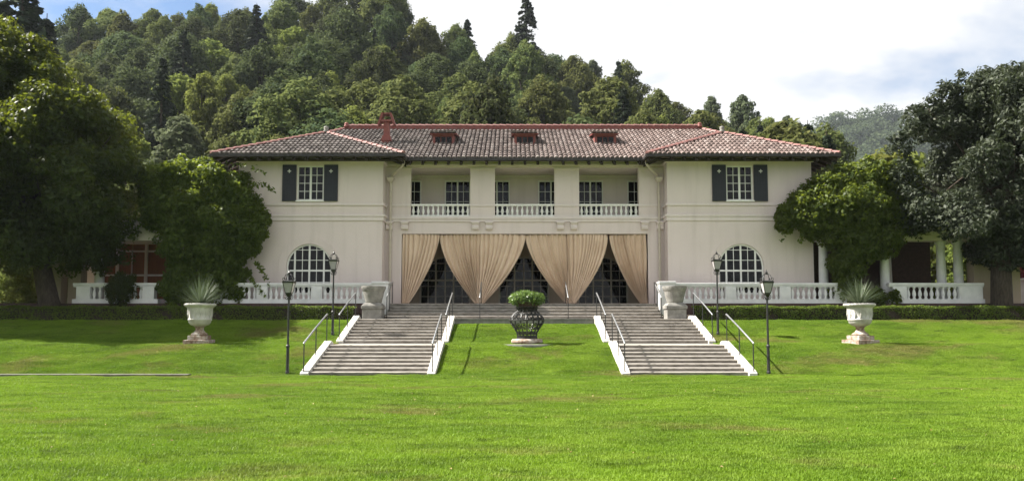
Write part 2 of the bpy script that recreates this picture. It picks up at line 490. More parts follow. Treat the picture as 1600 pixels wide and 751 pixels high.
# ------------------------------------------------------------------ ground, lawn, terrace, hills
CX = 0.6     # axis of the garden stair
HX = 0.7     # axis of the villa
PY = np.array([-60, 24, 27.2, 27.9, 31.35, 31.7, 33.3, 33.7, 36.8, 37.4, 60])
PZ = np.array([0.0, 0.0, 0.0, 0.03, 0.97, 1.02, 1.04, 1.09, 1.97, 2.05, 2.05])
def lawn_z(X, Y):
    z = np.interp(Y, PY, PZ)
    z = z + 0.018*np.sin(X*1.3+Y*0.7)*np.sin(Y*1.1-X*0.4) + 0.012*np.sin(X*3.1+1)*np.sin(Y*2.7)
    rx = np.abs(X-CX)
    ins = (rx > 3.5) & (rx < 8.08) & (Y > 27.75) & (Y < 38.6)
    z = np.where(ins, z-0.45, z)
    mid = (rx <= 3.5) & (Y > 36.0)
    z = np.where(mid, np.minimum(z, 1.84), z)
    return z
def lawn_grid(xs, ys):
    X, Y = np.meshgrid(xs, ys)
    V = np.stack([X, Y, lawn_z(X, Y)], -1).reshape(-1, 3)
    nx, ny = len(xs), len(ys)
    i = np.arange(nx-1)[None, :] + np.arange(ny-1)[:, None]*nx
    F = np.stack([i, i+1, i+nx+1, i+nx], -1).reshape(-1, 4)
    return V, F
xs_f = np.unique(np.round(np.concatenate([np.arange(-34, 34.01, 0.25), [CX+s*q for s in (-1, 1) for q in (3.49, 3.51, 8.07, 8.09)]]), 3))
xs_all = np.concatenate([[-200, -120, -70, -45], xs_f, [45, 70, 120, 200]])
ys_f = np.unique(np.round(np.concatenate([np.arange(8, 40, 0.25), [27.74, 27.76, 38.59, 38.61]]), 3))
ys_all = np.concatenate([[-80, -40, -15, 0, 4], ys_f, [42, 46, 52, 60, 66]])
V, F = lawn_grid(xs_all, ys_all)
tag(put('lawn', np_mesh('lawn', V, F, 'lawn', True)), 'terraced green lawn running from the camera up to the hedges', 'lawn', kind='structure')
tag(put('ground', MB().add([(-1500, -1500, -0.6), (1500, -1500, -0.6), (1500, 1500, -0.6), (-1500, 1500, -0.6)], [(0, 1, 2, 3)]), 'hill_soil'),
    'dark ground reaching the horizon', 'ground', kind='structure')

mb = MB()
for i in range(30):
    x0 = -34 + i*0.75; x1 = x0 + 0.75
    y0 = 27.42; y1 = 27.72
    z = 0.075
    if x1 > -11.4: break
    mb.add([(x0, y0, z-0.1), (x1, y0, z-0.1), (x1, y1, z-0.1), (x0, y1, z-0.1), (x0, y0, z), (x1, y0, z), (x1, y1, z), (x0, y1, z)],
           [(4, 5, 6, 7), (0, 1, 5, 4), (2, 3, 7, 6)])
tag(put('path', mb, 'path'), 'narrow pale path at the foot of the lower lawn bank', 'path', kind='structure')

# clumps of grass on the lawn
NB = 430
ang = rng.uniform(0, 2*math.pi, NB); rad = 0.24*np.sqrt(rng.random(NB))
bx, by = rad*np.cos(ang), rad*np.sin(ang)
hh = rng.uniform(0.014, 0.036, NB); wv = rng.uniform(0.004, 0.009, NB)
dr = rng.uniform(0, 2*math.pi, NB); lean = rng.uniform(0.005, 0.035, NB)
ca, sa = np.cos(dr), np.sin(dr)
V0 = np.stack([bx-sa*wv, by+ca*wv, np.full(NB, -0.006)], 1)
V1 = np.stack([bx+sa*wv, by-ca*wv, np.full(NB, -0.006)], 1)
V2 = np.stack([bx+ca*lean, by+sa*lean, hh], 1)
clump_me = np_mesh('grass_clump', np.stack([V0, V1, V2], 1).reshape(-1, 3), np.arange(3*NB).reshape(-1, 3), 'blade')
clump = bpy.data.objects.new('grass_clump', clump_me)

def grass_field(name, label, xs, ys, dens, smin, smax, seed, keep):
    V, F = lawn_grid(xs, ys)
    cen = V[F].mean(1)
    F = F[keep(cen)]
    o = put(name, np_mesh(name, V, F, 'blade'))
    tag(o, label, 'grass', kind='stuff')
    ng = bpy.data.node_groups.new(name, 'GeometryNodeTree')
    ng.interface.new_socket('Geometry', in_out='INPUT', socket_type='NodeSocketGeometry')
    ng.interface.new_socket('Geometry', in_out='OUTPUT', socket_type='NodeSocketGeometry')
    N, Lk = ng.nodes, ng.links
    gi = N.new('NodeGroupInput'); go = N.new('NodeGroupOutput')
    dp = N.new('GeometryNodeDistributePointsOnFaces'); dp.distribute_method = 'POISSON'; dp.inputs['Distance Min'].default_value = 0.19; dp.inputs['Density Max'].default_value = dens; dp.inputs['Seed'].default_value = seed
    oi = N.new('GeometryNodeObjectInfo'); oi.inputs['Object'].default_value = clump; oi.inputs['As Instance'].default_value = True
    ip = N.new('GeometryNodeInstanceOnPoints')
    rr = N.new('FunctionNodeRandomValue'); rr.data_type = 'FLOAT_VECTOR'
    rr.inputs['Min'].default_value = (-0.06, -0.06, 0); rr.inputs['Max'].default_value = (0.06, 0.06, 6.283)
    rs = N.new('FunctionNodeRandomValue'); rs.data_type = 'FLOAT'
    rs.inputs[2].default_value = smin; rs.inputs[3].default_value = smax
    Lk.new(gi.outputs[0], dp.inputs['Mesh']); Lk.new(dp.outputs['Points'], ip.inputs['Points'])
    Lk.new(oi.outputs['Geometry'], ip.inputs['Instance'])
    er = N.new('FunctionNodeEulerToRotation'); Lk.new(rr.outputs['Value'], er.inputs[0])
    rot = N.new('FunctionNodeRotateRotation'); rot.rotation_space = 'LOCAL'
    Lk.new(dp.outputs['Rotation'], rot.inputs[0]); Lk.new(er.outputs[0], rot.inputs[1])
    Lk.new(rot.outputs[0], ip.inputs['Rotation']); Lk.new(rs.outputs[1], ip.inputs['Scale'])
    Lk.new(ip.outputs[0], go.inputs[0])
    md = o.modifiers.new('scatter', 'NODES'); md.node_group = ng
    return o
def no_stair(c):
    rx = np.abs(c[:, 0]-CX)
    return ~((rx > 3.3) & (rx < 8.3) & (c[:, 1] > 27.6)) & ~((c[:, 0] < -11.3) & (c[:, 1] > 27.2) & (c[:, 1] < 27.8)) & ~((rx < 3.5) & (c[:, 1] > 36.8))
fx = np.arange(-36, 36.01, 0.25)
grass_field('lawn_grass', 'short mown grass of the near lawn', fx, np.arange(6, 20.01, 0.25), 60, 0.8, 1.4, 1,
            lambda c: (np.abs(c[:, 0]) < 8.0+0.72*c[:, 1]) & no_stair(c))
grass_field('bank_grass', 'short mown grass of the far lawn and banks', fx, np.arange(20, 37.26, 0.25), 60, 0.9, 1.5, 2,
            lambda c: (np.abs(c[:, 0]) < 8.0+0.72*c[:, 1]) & no_stair(c))

nl = 350
lx = rng.uniform(-22, 22, nl); ly = rng.uniform(9, 27, nl)
Cl = np.stack([lx, ly, lawn_z(lx, ly)+.035], 1)
V, F = leaf_quads(Cl, np.tile([0., 0., 1.], (nl, 1)), .032, 1.5, .5, .5)
M['dry_leaf'] = leaf_mat('dry_fallen_leaf', (0.16, 0.09, 0.03), (0.42, 0.34, 0.18), 0.2, 0.8, 0.1, 0.1)
tag(put('fallen_leaves', np_mesh('fallen_leaves', V, F, 'dry_leaf')), 'scattered dry leaves fallen on the near lawn', 'leaves', kind='stuff')

# terrace platform carrying villa and porches
TZ = 2.93
mb = MB().box(-34, CX-7.75, 39.42, 62, 1.5, TZ).box(CX+7.75, 36, 39.42, 62, 1.5, TZ).box(CX-7.75, CX+7.75, 40.35, 62, 1.5, TZ)
tag(put('terrace', mb, 'brick_dark'), 'raised terrace under the villa with a dark brick front', 'terrace', kind='structure')
mb = MB().box(-34, 36, 40.36, 44.6, TZ+0.002, TZ+0.02)
tag(put('terrace_pavement', mb, 'paving'), 'warm stone paving on the terrace', 'pavement', kind='structure')
mb = MB().box(-34, CX-8.3, 38.5, 39.41, 1.6, 2.35).box(CX+8.3, 36, 38.5, 39.41, 1.6, 2.35)
tag(put('planting_bed', mb, 'soil'), 'dark soil strip between hedge and terrace wall', 'soil', kind='structure')

# the wooded hill behind
HXs = np.array([-400, -200, -123, -77, -31, -9, 5, 25, 37, 54, 70, 100, 140, 400])
HZs = np.array([56, 62, 65, 70, 74, 64, 59, 52, 48, 45, 41, 27, 8, 4])
def hill_z(X, Y):
    t = np.clip((Y-58)/(185-58), 0, 1.25)
    tt = np.where(t < 1, 0.25*t*t + 0.75*t, 1-0.8*(t-1))
    hr = np.interp(X*(185/np.maximum(Y, 60))**0.55, HXs, HZs)
    z = 2.2 + tt*(hr-2.2)
    return z + 1.2*np.sin(X*0.11+Y*0.05)*np.sin(Y*0.13)*np.clip(t*4, 0, 1)
xs = np.linspace(-260, 200, 70); ys = np.linspace(58, 240, 46)
X, Y = np.meshgrid(xs, ys)
V = np.stack([X, Y, hill_z(X, Y)], -1).reshape(-1, 3)
i = np.arange(69)[None, :] + np.arange(45)[:, None]*70
F = np.stack([i, i+1, i+71, i+70], -1).reshape(-1, 4)
tag(put('hillside', np_mesh('hillside', V, F, 'hill_soil', True)), 'steep wooded hillside rising behind the villa', 'hill', kind='structure')

# the far hill on the right with its wood
def far_z(X, Y):
    hr = np.interp(X, [110, 270, 315, 360, 400, 540, 760], [187, 202, 209, 227, 229, 189, 126])
    t = np.clip((Y-540)/288, 0, 1)
    return 2 + t**0.9*(hr-2)
xs = np.linspace(70, 830, 40); ys = np.linspace(540, 846, 20)
X, Y = np.meshgrid(xs, ys)
V = np.stack([X, Y, far_z(X, Y)], -1).reshape(-1, 3)
i = np.arange(39)[None, :] + np.arange(19)[:, None]*40
F = np.stack([i, i+1, i+41, i+40], -1).reshape(-1, 4)
tag(put('far_hill', np_mesh('far_hill', V, F, 'hill_soil', True)), 'distant hill on the right', 'hill', kind='structure')
lob = []
for _ in range(520):
    x = rng.uniform(200, 600); y = rng.uniform(620, 832); r = rng.uniform(6, 13)
    lob.append((x, y, far_z(x, y)+r*0.55, r, r, r*rng.uniform(0.75, 1.1)))
Cc, Nn = lobes_leaves(lob, 120000, 0.3)
V, F = leaf_quads(Cc, Nn, 2.0, 1.2, 0.3, 0.7)
tag(put('far_wood', np_mesh('far_wood', V, F, 'leaf_far')), 'hazy wood covering the distant hill beyond the right wing', 'wood', kind='stuff')

# ------------------------------------------------------------------ the villa
YW, YC = 40.9, 41.9
VO = Vector((HX, 41.0, TZ))
villa = thing('villa', 'cream two-storey villa with red tiled hip roofs and central loggia', 'building', VO)
def vp(name, mb, mat, smooth=False, bevel=0):       # mesh drawn in (x from axis, y, z) becomes a part of the villa
    return put(name, mb, mat, villa, (0, -41.0, -TZ), smooth, bevel=bevel)
PANE = MB().box(-0.5, 0.5, -0.006, 0.006, -0.5, 0.5).mesh('pane'); PANE.materials.append(M['glass'])
def pane(parent, x0, x1, z0, z1, y):
    o = put('pane', PANE, None, parent, ((x0+x1)/2, y, (z0+z1)/2)); o.scale = (x1-x0, 1, z1-z0); return o

def arch_pts(cx, r, zs, n=14, a0=0.0, a1=math.pi):
    return [(cx + r*math.cos(a0+(a1-a0)*i/n), zs + r*math.sin(a0+(a1-a0)*i/n)) for i in range(n+1)]
def arch_wall(mb, x0, x1, z0, z1, cx, r, zs, y0, y1, sill=None):
    sill = z0 if sill is None else sill
    la = arch_pts(cx, r, zs, 12, math.pi/2, math.pi)
    mb.extrude_y([(x0, z0), (cx-r, z0)] + la[::-1] + [(cx, z1), (x0, z1)], y0, y1)
    ra = arch_pts(cx, r, zs, 12, 0, math.pi/2)
    mb.extrude_y([(cx+r, z0), (x1, z0), (x1, z1), (cx, z1)] + ra[::-1], y0, y1)
    if sill > z0: mb.box(cx-r, cx+r, y0+0.001, y1, z0, sill)

def window(parent_fn, name, x0, x1, z0, z1, y, cols, rows, mat, fr=0.07, mu=0.028, mid=True):
    mb = MB()
    mb.box(x0, x0+fr, y, y+0.09, z0, z1).box(x1-fr, x1, y, y+0.09, z0, z1)
    mb.box(x0+fr, x1-fr, y+0.002, y+0.09, z1-fr, z1).box(x0+fr, x1-fr, y+0.002, y+0.09, z0, z0+fr)
    xs = np.linspace(x0+fr, x1-fr, cols+1); zs = np.linspace(z0+fr, z1-fr, rows+1)
    for i, x in enumerate(xs[1:-1], 1):
        w = fr*0.75 if (mid and i*2 == cols) else mu/2
        mb.box(x-w, x+w, y+(0.004 if w > mu else 0.022), y+0.08, z0+fr, z1-fr)
    for z in zs[1:-1]: mb.box(x0+fr, x1-fr, y+0.026, y+0.076, z-mu/2, z+mu/2)
    o = parent_fn(name, mb, mat)
    for i in range(cols):
        for k in range(rows): pane(o, xs[i]+mu/2, xs[i+1]-mu/2, zs[k]+mu/2, zs[k+1]-mu/2, y+0.055)
    return o

def arch_window(parent_fn, name, cx, r, z0, zs, y, xbars, zbars, mat, thick=(), fr=0.08):
    mb = MB()
    o_, i_ = arch_pts(cx, r, zs, 18), arch_pts(cx, r-fr, zs, 18)
    for k in range(18):
        (a, b), (c, d), (e, f), (g, h) = o_[k], o_[k+1], i_[k+1], i_[k]
        mb.hexa([(a,y,b),(c,y,d),(e,y,f),(g,y,h),(a,y+.1,b),(c,y+.1,d),(e,y+.1,f),(g,y+.1,h)])
    mb.box(cx-r, cx-r+fr, y, y+.1, z0, zs).box(cx+r-fr, cx+r, y, y+.1, z0, zs).box(cx-r+fr, cx+r-fr, y+.002, y+.1, z0, z0+fr)
    ri = r-fr
    top = lambda x: zs + math.sqrt(max(ri*ri-(x-cx)**2, 0))
    for q in xbars:
        w = 0.045 if q in thick else 0.016
        mb.box(cx+q-w, cx+q+w, y+(0.01 if q in thick else 0.03), y+.08, z0+fr, top(cx+q)+0.02)
    for q in zbars:
        w = 0.045 if q in thick else 0.016
        hw = ri if q <= zs else math.sqrt(max(ri*ri-(q-zs)**2, 0.01))
        mb.box(cx-hw, cx+hw, y+(0.006 if q in thick else 0.034), y+.076, q-w, q+w)
    o = parent_fn(name, mb, mat)
    X = [-ri]+list(xbars)+[ri]; Z = [z0+fr]+list(zbars)+[zs+ri]
    for i in range(len(X)-1):
        for k in range(len(Z)-1):
            xa, xb, za, zb = cx+X[i], cx+X[i+1], Z[k], Z[k+1]
            if max(top(xa), top(xb), top((xa+xb)/2)) <= za+0.03: continue
            if min(top(xa+1e-4), top(xb-1e-4)) >= zb: pane(o, xa+.012, xb-.012, za+.012, zb-.012, y+.05); continue
            tp = [(xb+(xa-xb)*t/6, max(za+.002, min(zb, top(xb+(xa-xb)*t/6)))) for t in range(7)]
            put('pane', MB().extrude_y([(xa, za), (xb, za)] + tp, y+.046, y+.056), 'glass', o)
    return o

# walls of the wings
WI, WO = 7.64, 15.42
AC, AR, AS = 11.55, 1.21, 4.93
for s in (-1, 1):
    xa, xb = sorted((s*WI, s*WO)); cx = s*AC
    mb = MB()
    arch_wall(mb, xa, xb, TZ, 7.4, cx, AR, AS, YW, YW+0.4, 3.45)
    mb.box(xa, xb, YW, YW+.4, 7.4, 8.49)
    wx0, wx1 = cx-0.72, cx+0.72
    mb.box(xa, wx0, YW, YW+.4, 8.49, 10.38).box(wx1, xb, YW, YW+.4, 8.49, 10.38).box(xa, xb, YW, YW+.4, 10.38, 11.32)
    mb.box(s*WO-0.2-0.2, s*WO+0.2-0.2, YW+.4, 54, TZ, 11.2) if s > 0 else mb.box(s*WO, s*WO+0.4, YW+.4, 54, TZ, 11.2)
    i0, i1 = sorted((s*WI, s*(WI+0.4)))
    mb.box(i0, i1, YW+.4, YC+.4, TZ, 11.2)
    vp('wall', mb, 'stucco')
    w = window(vp, 'window', wx0, wx1, 8.49, 10.38, YW+0.06, 4, 4, 'white')
    put('window_sill', MB().box(wx0-.05, wx1+.05, YW-.09, YW+.06, 8.42, 8.488), 'white', w)
    w = arch_window(vp, 'arched_window', cx, AR-.004, 3.45, AS, YW+.08, [-.78, -.38, 0, .38, .78], [4.1, 4.72, 5.28, 5.83], 'white', (0, -.78, .78, 4.72))
    mb = MB()
    o_, i_ = arch_pts(cx, 1.62, AS, 20), arch_pts(cx, AR+.002, AS, 20)
    for k in range(20):
        (a, b), (c, d), (e, f), (g, h) = o_[k], o_[k+1], i_[k+1], i_[k]
        mb.hexa([(a,YW-.045,b),(c,YW-.045,d),(e,YW-.03,f),(g,YW-.03,h),(a,YW+.01,b),(c,YW+.01,d),(e,YW+.01,f),(g,YW+.01,h)])
    mb.box(cx-1.62, cx-AR-.002, YW-.04, YW+.01, TZ, AS).box(cx+AR+.002, cx+1.62, YW-.04, YW+.01, TZ, AS)
    vp('arch_surround', mb, 'stucco')
    for q in (-1, 1):
        sx0, sx1 = sorted((cx+q*0.745, cx+q*1.49))
        mb = MB().box(sx0, sx1, YW-.075, YW-.02, 8.44, 10.41)
        for zz_ in ((8.44, 8.58), (9.25, 9.37), (10.27, 10.41)): mb.box(sx0+.012, sx1-.012, YW-.092, YW-.074, *zz_)
        for xx in np.linspace(sx0, sx1-.07, 6): mb.box(xx+.004, xx+.062, YW-.084, YW-.073, 8.46, 10.39)
        sh = vp('shutter', mb, 'shutter')
        sc = (sx0+sx1)/2
        mb = MB()
        for k in range(4):
            a = k*math.pi/2
            d_, n_ = Vector((math.cos(a), 0, math.sin(a))), Vector((-math.sin(a), 0, math.cos(a)))
            c0 = Vector((sc, YW-.097, 10.06))
            mb.add([c0-n_*.012, c0+d_*.06-n_*.035, c0+d_*.115, c0+d_*.06+n_*.035, c0+n_*.012], [(0, 1, 2, 3, 4)])
        put('lit_cross_plate', mb, 'white', sh)  # white plate paints the light showing in the cross slot
    # string courses and cornice of the wing
    def band(z0, z1, d, m_='trim', e=0.0):
        xa2, xb2 = (xa-d, xb+d)
        vp('string_course', MB().box(xa2, xb2, YW-d, YW-.001, z0, z1).box(xa2 if s > 0 else xb-.0, (xa if s > 0 else xb2), YW-.001, YC, z0, z1), m_)
    band(8.22, 8.34, .07); band(7.62, 7.74, .11); band(7.40, 7.618, .06); band(10.56, 10.66, .10)

# central block
mb = MB()
for (a, c) in ((-WI, -6.28), (-3.0, -1.64), (1.64, 3.0), (6.28, WI)): mb.box(a, c, YC, YC+.4, 7.73, 10.47)
mb.box(-WI, WI, YC, YC+.4, 10.47, 11.3).box(-WI, WI, YC, YC+.4, 6.81, 7.73)
mb.box(-WI, -6.75, YC, YC+.5, TZ, 6.81).box(6.75, WI, YC, YC+.5, TZ, 6.81)
mb.box(-WI, WI, YC+.4, 44.2, 7.5, 7.7)
mb.box(-WI, WI, YC+.4, 44.2, 10.475, 10.6)
vp('front_wall', mb, 'stucco')
mb = MB().box(-WI, WI, 44.2, 44.5, 7.7, 10.6).box(-WI-.0, -WI+.15, YC+.4, 44.2, 7.7, 10.475).box(WI-.15, WI, YC+.4, 44.2, 7.7, 10.475)
vp('loggia_wall', mb, 'stucco')
vp('loggia_cornice', MB().box(-7.48, 7.48, 44.08, 44.199, 10.36, 10.474), 'trim')
for x0 in (-7.45, -4.6, -2.31, .82, 3.1, 6.0):
    window(vp, 'loggia_door', x0, x0+1.48, 7.72, 10.17, 44.12, 4, 4, 'white', 0.06, 0.026)
for (a, c) in ((-WI, -6.28), (-3.0, -1.64), (1.64, 3.0), (6.28, WI)):
    lo, hi = (a+(.08 if a > -7 else 0), c-(.08 if c < 7 else 0))
    vp('pier_cap', MB().box(lo-.12 if a > -7 else lo, hi+.12 if c < 7 else hi, YC-.05, YC-.001, 10.38, 10.469), 'trim')
    vp('pier_band', MB().box(a, c, YC-.05, YC-.001, 8.33, 8.45).box(a, c, YC-.045, YC-.001, 7.74, 7.86), 'trim')
vp('string_course', MB().box(-WI, WI, YC-.12, YC-.001, 7.61, 7.735).box(-WI, WI, YC-.07, YC-.001, 7.47, 7.608), 'trim')
vp('string_course', MB().box(-WI, WI, YC-.09, YC-.001, 10.58, 10.67), 'trim')
# scroll brackets under the balcony
bk = MB().extrude_x([(0, 0), (0, -.46), (-.08, -.46), (-.17, -.40), (-.20, -.28), (-.14, -.2), (-.22, -.12), (-.23, 0)], -.18, .18)
bk.box(-.22, .22, -.26, 0, -.075, -.002)
BK = bk.mesh('bracket'); BK.materials.append(M['trim'])
for x in (-7.42, -6.57, -2.7, -1.95, 1.95, 2.7, 6.57, 7.42): put('bracket', BK, None, villa, (x, YC-.002-41, 7.468-TZ))
# balcony balustrades
BAL = MB().lathe([(.045, 0), (.05, .04), (.035, .07), (.062, .17), (.066, .24), (.034, .38), (.03, .42), (.048, .45), (.048, .50)], 8).mesh('baluster')
BAL.materials.append(M['white']); BAL.polygons.foreach_set('use_smooth', [True]*len(BAL.polygons))
for (a, c) in ((-6.28, -3.0), (-1.64, 1.64), (3.0, 6.28)):
    o = vp('balcony_balustrade', MB().box(a, c, YC+.04, YC+.26, 8.36, 8.46).box(a, c, YC+.02, YC+.28, 7.735, 7.85), 'white')
    n = 12
    for k in range(n):
        x = a + (c-a)*(k+.5)/n
        put('baluster', BAL, None, o, (x, YC+.15, 7.85)).scale = (1.25, 1.25, 1.02)
# porch behind the curtains
mb = MB()
W3 = (-WI, -2.32, 2.32, WI)
for k, cx in enumerate((-4.65, 0, 4.65)):
    arch_wall(mb, W3[k], W3[k+1], TZ, 6.9, cx, 1.5, 4.35, 45.2, 45.5)
mb.box(-WI, -WI+.2, YC+.5, 45.2, TZ, 6.9).box(WI-.2, WI, YC+.5, 45.2, TZ, 6.9).box(-WI, WI, YC+.4, 45.5, 6.9, 7.05)
vp('porch_wall', mb, 'porch_wall')
for cx in (-4.65, 0, 4.65):
    arch_window(vp, 'arched_door', cx, 1.496, TZ+.03, 4.35, 45.26, [-1.0, -.55, -.02, .02, .5, 1.0], [3.5, 4.1, 4.45, 5.0, 5.45], 'porch_frame', (-.55, .5, 4.45), 0.09)

# ------------------------------------------------------------------ roofs
EZ, RS = 10.72, (14.15-10.72)/(48-40.7)
roof = MB()
XO, XI, XP = 16.45, 6.4, 11.42
def slab(pts, d=0.12):
    n = (Vector(pts[1])-Vector(pts[0])).cross(Vector(pts[2])-Vector(pts[0])).normalized()
    if n.z < 0: n = -n
    lo = [Vector(p)-n*d for p in pts]; k = len(pts)
    roof.add([*map(Vector, pts), *lo], [tuple(range(k)), tuple(range(2*k-1, k-1, -1))] + [(i, (i+1) % k, k+(i+1) % k, k+i) for i in range(k)])
A, B_, Cc_, D_ = (-XO, 40.7, EZ), (XO, 40.7, EZ), (11.3, 48, 14.15), (-11.3, 48, 14.15)
E_, G_ = (-XO, 55.3, EZ), (XO, 55.3, EZ)
faces = [(A, B_, Cc_, D_), (E_, A, D_), (B_, G_, Cc_), (G_, E_, D_, Cc_)]
tile_faces = [[A, B_, Cc_, D_], [E_, A, D_], [B_, G_, Cc_]]
for s in (-1, 1):
    i0, o0, p = (s*XI, 39.7, EZ), (s*XO, 39.7, EZ), (s*XP, 43.7, 12.83)
    ib, ob, pb = (s*XI, 45.5, EZ), (s*XO, 45.5, EZ), (s*XP, 45.5, 12.83)
    if s > 0: fs = [(i0, o0, p), (ib, i0, p, pb), (o0, ob, pb, p)]
    else: fs = [(o0, i0, p), (i0, ib, pb, p), (ob, o0, p, pb)]
    faces += fs; tile_faces += [list(q) for q in fs]
for q in faces: slab([Vector(p) - Vector((0, 0, .03)) for p in q])
roof_o = vp('roof', roof, 'dark_wood')

def tile_face(mb_v, mb_f, pts, pitch=.25, row=.46):
    O = np.array(pts[0], float); U = np.array(pts[1], float)-O; LU = np.linalg.norm(U); U /= LU
    W = np.array(pts[2], float)-O; Vv = W-(W@U)*U; Vv /= np.linalg.norm(Vv); N = np.cross(U, Vv)
    if N[2] < 0: N = -N
    poly = [((np.array(p)-O)@U, (np.array(p)-O)@Vv) for p in pts]
    nseg = 4
    an = np.linspace(0, math.pi, nseg+1)
    for k in range(int(LU/pitch)):
        u = (k+.5)*pitch
        hits = []
        for i in range(len(poly)):
            (u0, v0), (u1, v1) = poly[i], poly[(i+1) % len(poly)]
            if abs(u1-u0) > 1e-6 and min(u0, u1) <= u < max(u0, u1): hits.append(v0+(v1-v0)*(u-u0)/(u1-u0))
        if len(hits) < 2: continue
        va, vb = min(hits), max(hits)
        v = va-0.06
        jit = random.uniform(-.03, .03)
        while v < vb-0.05:
            v1 = min(v+row+.05, vb)
            r0 = .119; r1 = .104
            du = random.gauss(0, .006); dn = random.gauss(0, .005)
            base = len(mb_v)
            for (vv, rr, lift) in ((v, r0, .045+dn), (v1, r1, .0+dn)):
                for a in an:
                    mb_v.append(O + U*(u+du-rr*math.cos(a)) + Vv*vv + N*(rr*math.sin(a)*.9+lift))
            for q in range(nseg): mb_f.append((base+q, base+q+1, base+nseg+2+q, base+nseg+1+q))
            mb_f.append(tuple(base+q for q in range(nseg, -1, -1)))
            v += row + (jit if v < va else 0)
tv, tf = [], []
for q in tile_faces: tile_face(tv, tf, q)
me = bpy.data.meshes.new('roof_tiles'); me.from_pydata([tuple(p) for p in tv], [], tf); me.materials.append(M['tile'])
tag(put('roof_tiles', me, None, roof_o), kind='stuff')

capm = MB()
for (y_, r_) in ((0, .15), (.46, .125)):
    capm.v += [(r_*math.cos(a), y_, r_*.8*math.sin(a)+(.03 if y_ == 0 else 0)) for a in np.linspace(0, math.pi, 7)]
capm.f += [(i, i+1, 8+i, 7+i) for i in range(6)] + [tuple(range(6, -1, -1)), tuple(range(7, 14))]
CAP = capm.mesh('ridge_tile'); CAP.materials.append(M['pink_tile'])
def caps(p0, p1, lift=.05, step=.42):
    p0, p1 = Vector(p0), Vector(p1); d = p1-p0; n = max(1, int(d.length/step)); t = d.normalized()
    xa = t.cross(Vector((0, 0, 1))).normalized(); za = xa.cross(t)
    mat = Matrix((xa, t, za)).transposed().to_euler()
    for k in range(n):
        o = put('ridge_tile', CAP, None, roof_o, p0 + d*(k/n) + za*lift)
        o.rotation_euler = mat; o.scale = (1, d.length/n/.42, 1)
caps(D_, Cc_, .24); caps(A, D_, .06); caps(B_, Cc_, .06)
put('ridge_band', MB().box(-11.3, 11.3, 47.9, 48.1, 13.95, 14.40), 'red_paint', roof_o)
for s in (-1, 1):
    p = (s*XP, 43.7, 12.83)
    caps((s*XI, 39.7, EZ), p); caps((s*XO, 39.7, EZ), p); caps(p, (s*XP, 45.6, 12.83))
    fin = MB().lathe([(.16, -.05), (.17, .05), (.10, .12), (.15, .2), (.13, .3), (.03, .34)], 10)
    put('finial', fin, 'grey_stone', roof_o, (s*XP, 43.65, 12.92), True)
    fin = MB().lathe([(.2, -.1), (.2, .12), (.13, .2), (.18, .3), (.12, .42), (.02, .44)], 10)
    put('finial', fin, 'red_paint', roof_o, (s*11.2, 47.95, 14.35), True).scale = (.8, .8, .6)
for x_ in (1.0, 4.1):
    put('roof_vent', MB().lathe([(.75, 0), (.72, .12), (.45, .24), (.05, .28)], 16), 'grey_stone', roof_o, (x_-.3, 48.9, 13.95), True)
# gutters, rafter tails
for s in (-1, 1):
    a, c = sorted((s*(XI-.05), s*(XO+.05)))
    vp('gutter', MB().box(a, c, 39.56, 39.69, 10.60, 10.73).box(s*(XI-.05)-.06, s*(XI-.05)+.06, 39.69, 40.8, 10.60, 10.725).box(s*(XO+.05)-.06, s*(XO+.05)+.06, 39.69, 46, 10.60, 10.725), 'gutter')
vp('gutter', MB().box(-XI+.01, XI-.01, 40.56, 40.69, 10.60, 10.73), 'gutter')
def tail_mesh(run, rise, dep=.17, w=.07):
    m_ = MB(); m_.hexa([(-w, 0, -dep), (w, 0, -dep), (w, run, rise-dep), (-w, run, rise-dep), (-w, 0, 0), (w, 0, 0), (w, run, rise), (-w, run, rise)])
    q = m_.mesh('rafter_tail'); q.materials.append(M['dark_wood']); return q
TW = tail_mesh(1.25, 1.25*.5275); TM = tail_mesh(1.25, 1.25*RS)
for s in (-1, 1):
    for k in range(13):
        x = s*(WI+.1 + (WO-WI-.2)*k/12)
        # only as far up as the hip allows
        put('rafter_tail', TW, None, villa, (x, 39.78-41, EZ+.04-.19-TZ))
    TO = tail_mesh(1.05, 1.05*.42)
    for k in range(8):
        for sx, xe in ((1, XO), (-1, XI)):
            o = put('rafter_tail', TO, None, villa, (s*xe-s*sx*.06, (39.9+k*.72)-41, EZ-.16-TZ)); o.rotation_euler = (0, 0, R(90)*s*sx)
for k in range(19): put('rafter_tail', TM, None, villa, (-6.2+12.4*k/18, 40.78-41, EZ+.03-.19-TZ))
# downpipes
for s in (-1, 1):
    mb = MB().tube([(s*6.5, 40.62, 10.6), (s*6.5, 40.62, 10.42), (s*6.62, 40.75, 10.3), (s*7.3, 41.7, 9.98), (s*7.36, 41.72, 9.85)], .07, 8)
    mb.lathe([(.09, 0), (.1, .05), (.17, .16), (.19, .22), (.19, .27)], 4, s*7.36, 41.70, 9.62, math.pi/4, True)
    mb.tube([(s*7.36, 41.74, 9.64), (s*7.36, 41.74, TZ+.05)], .075, 8)
    for z in (8.1, 6.0, 4.4): mb.lathe([(.095, 0), (.095, .06)], 8, s*7.36, 41.74, z)
    vp('downpipe', mb, 'pipe')
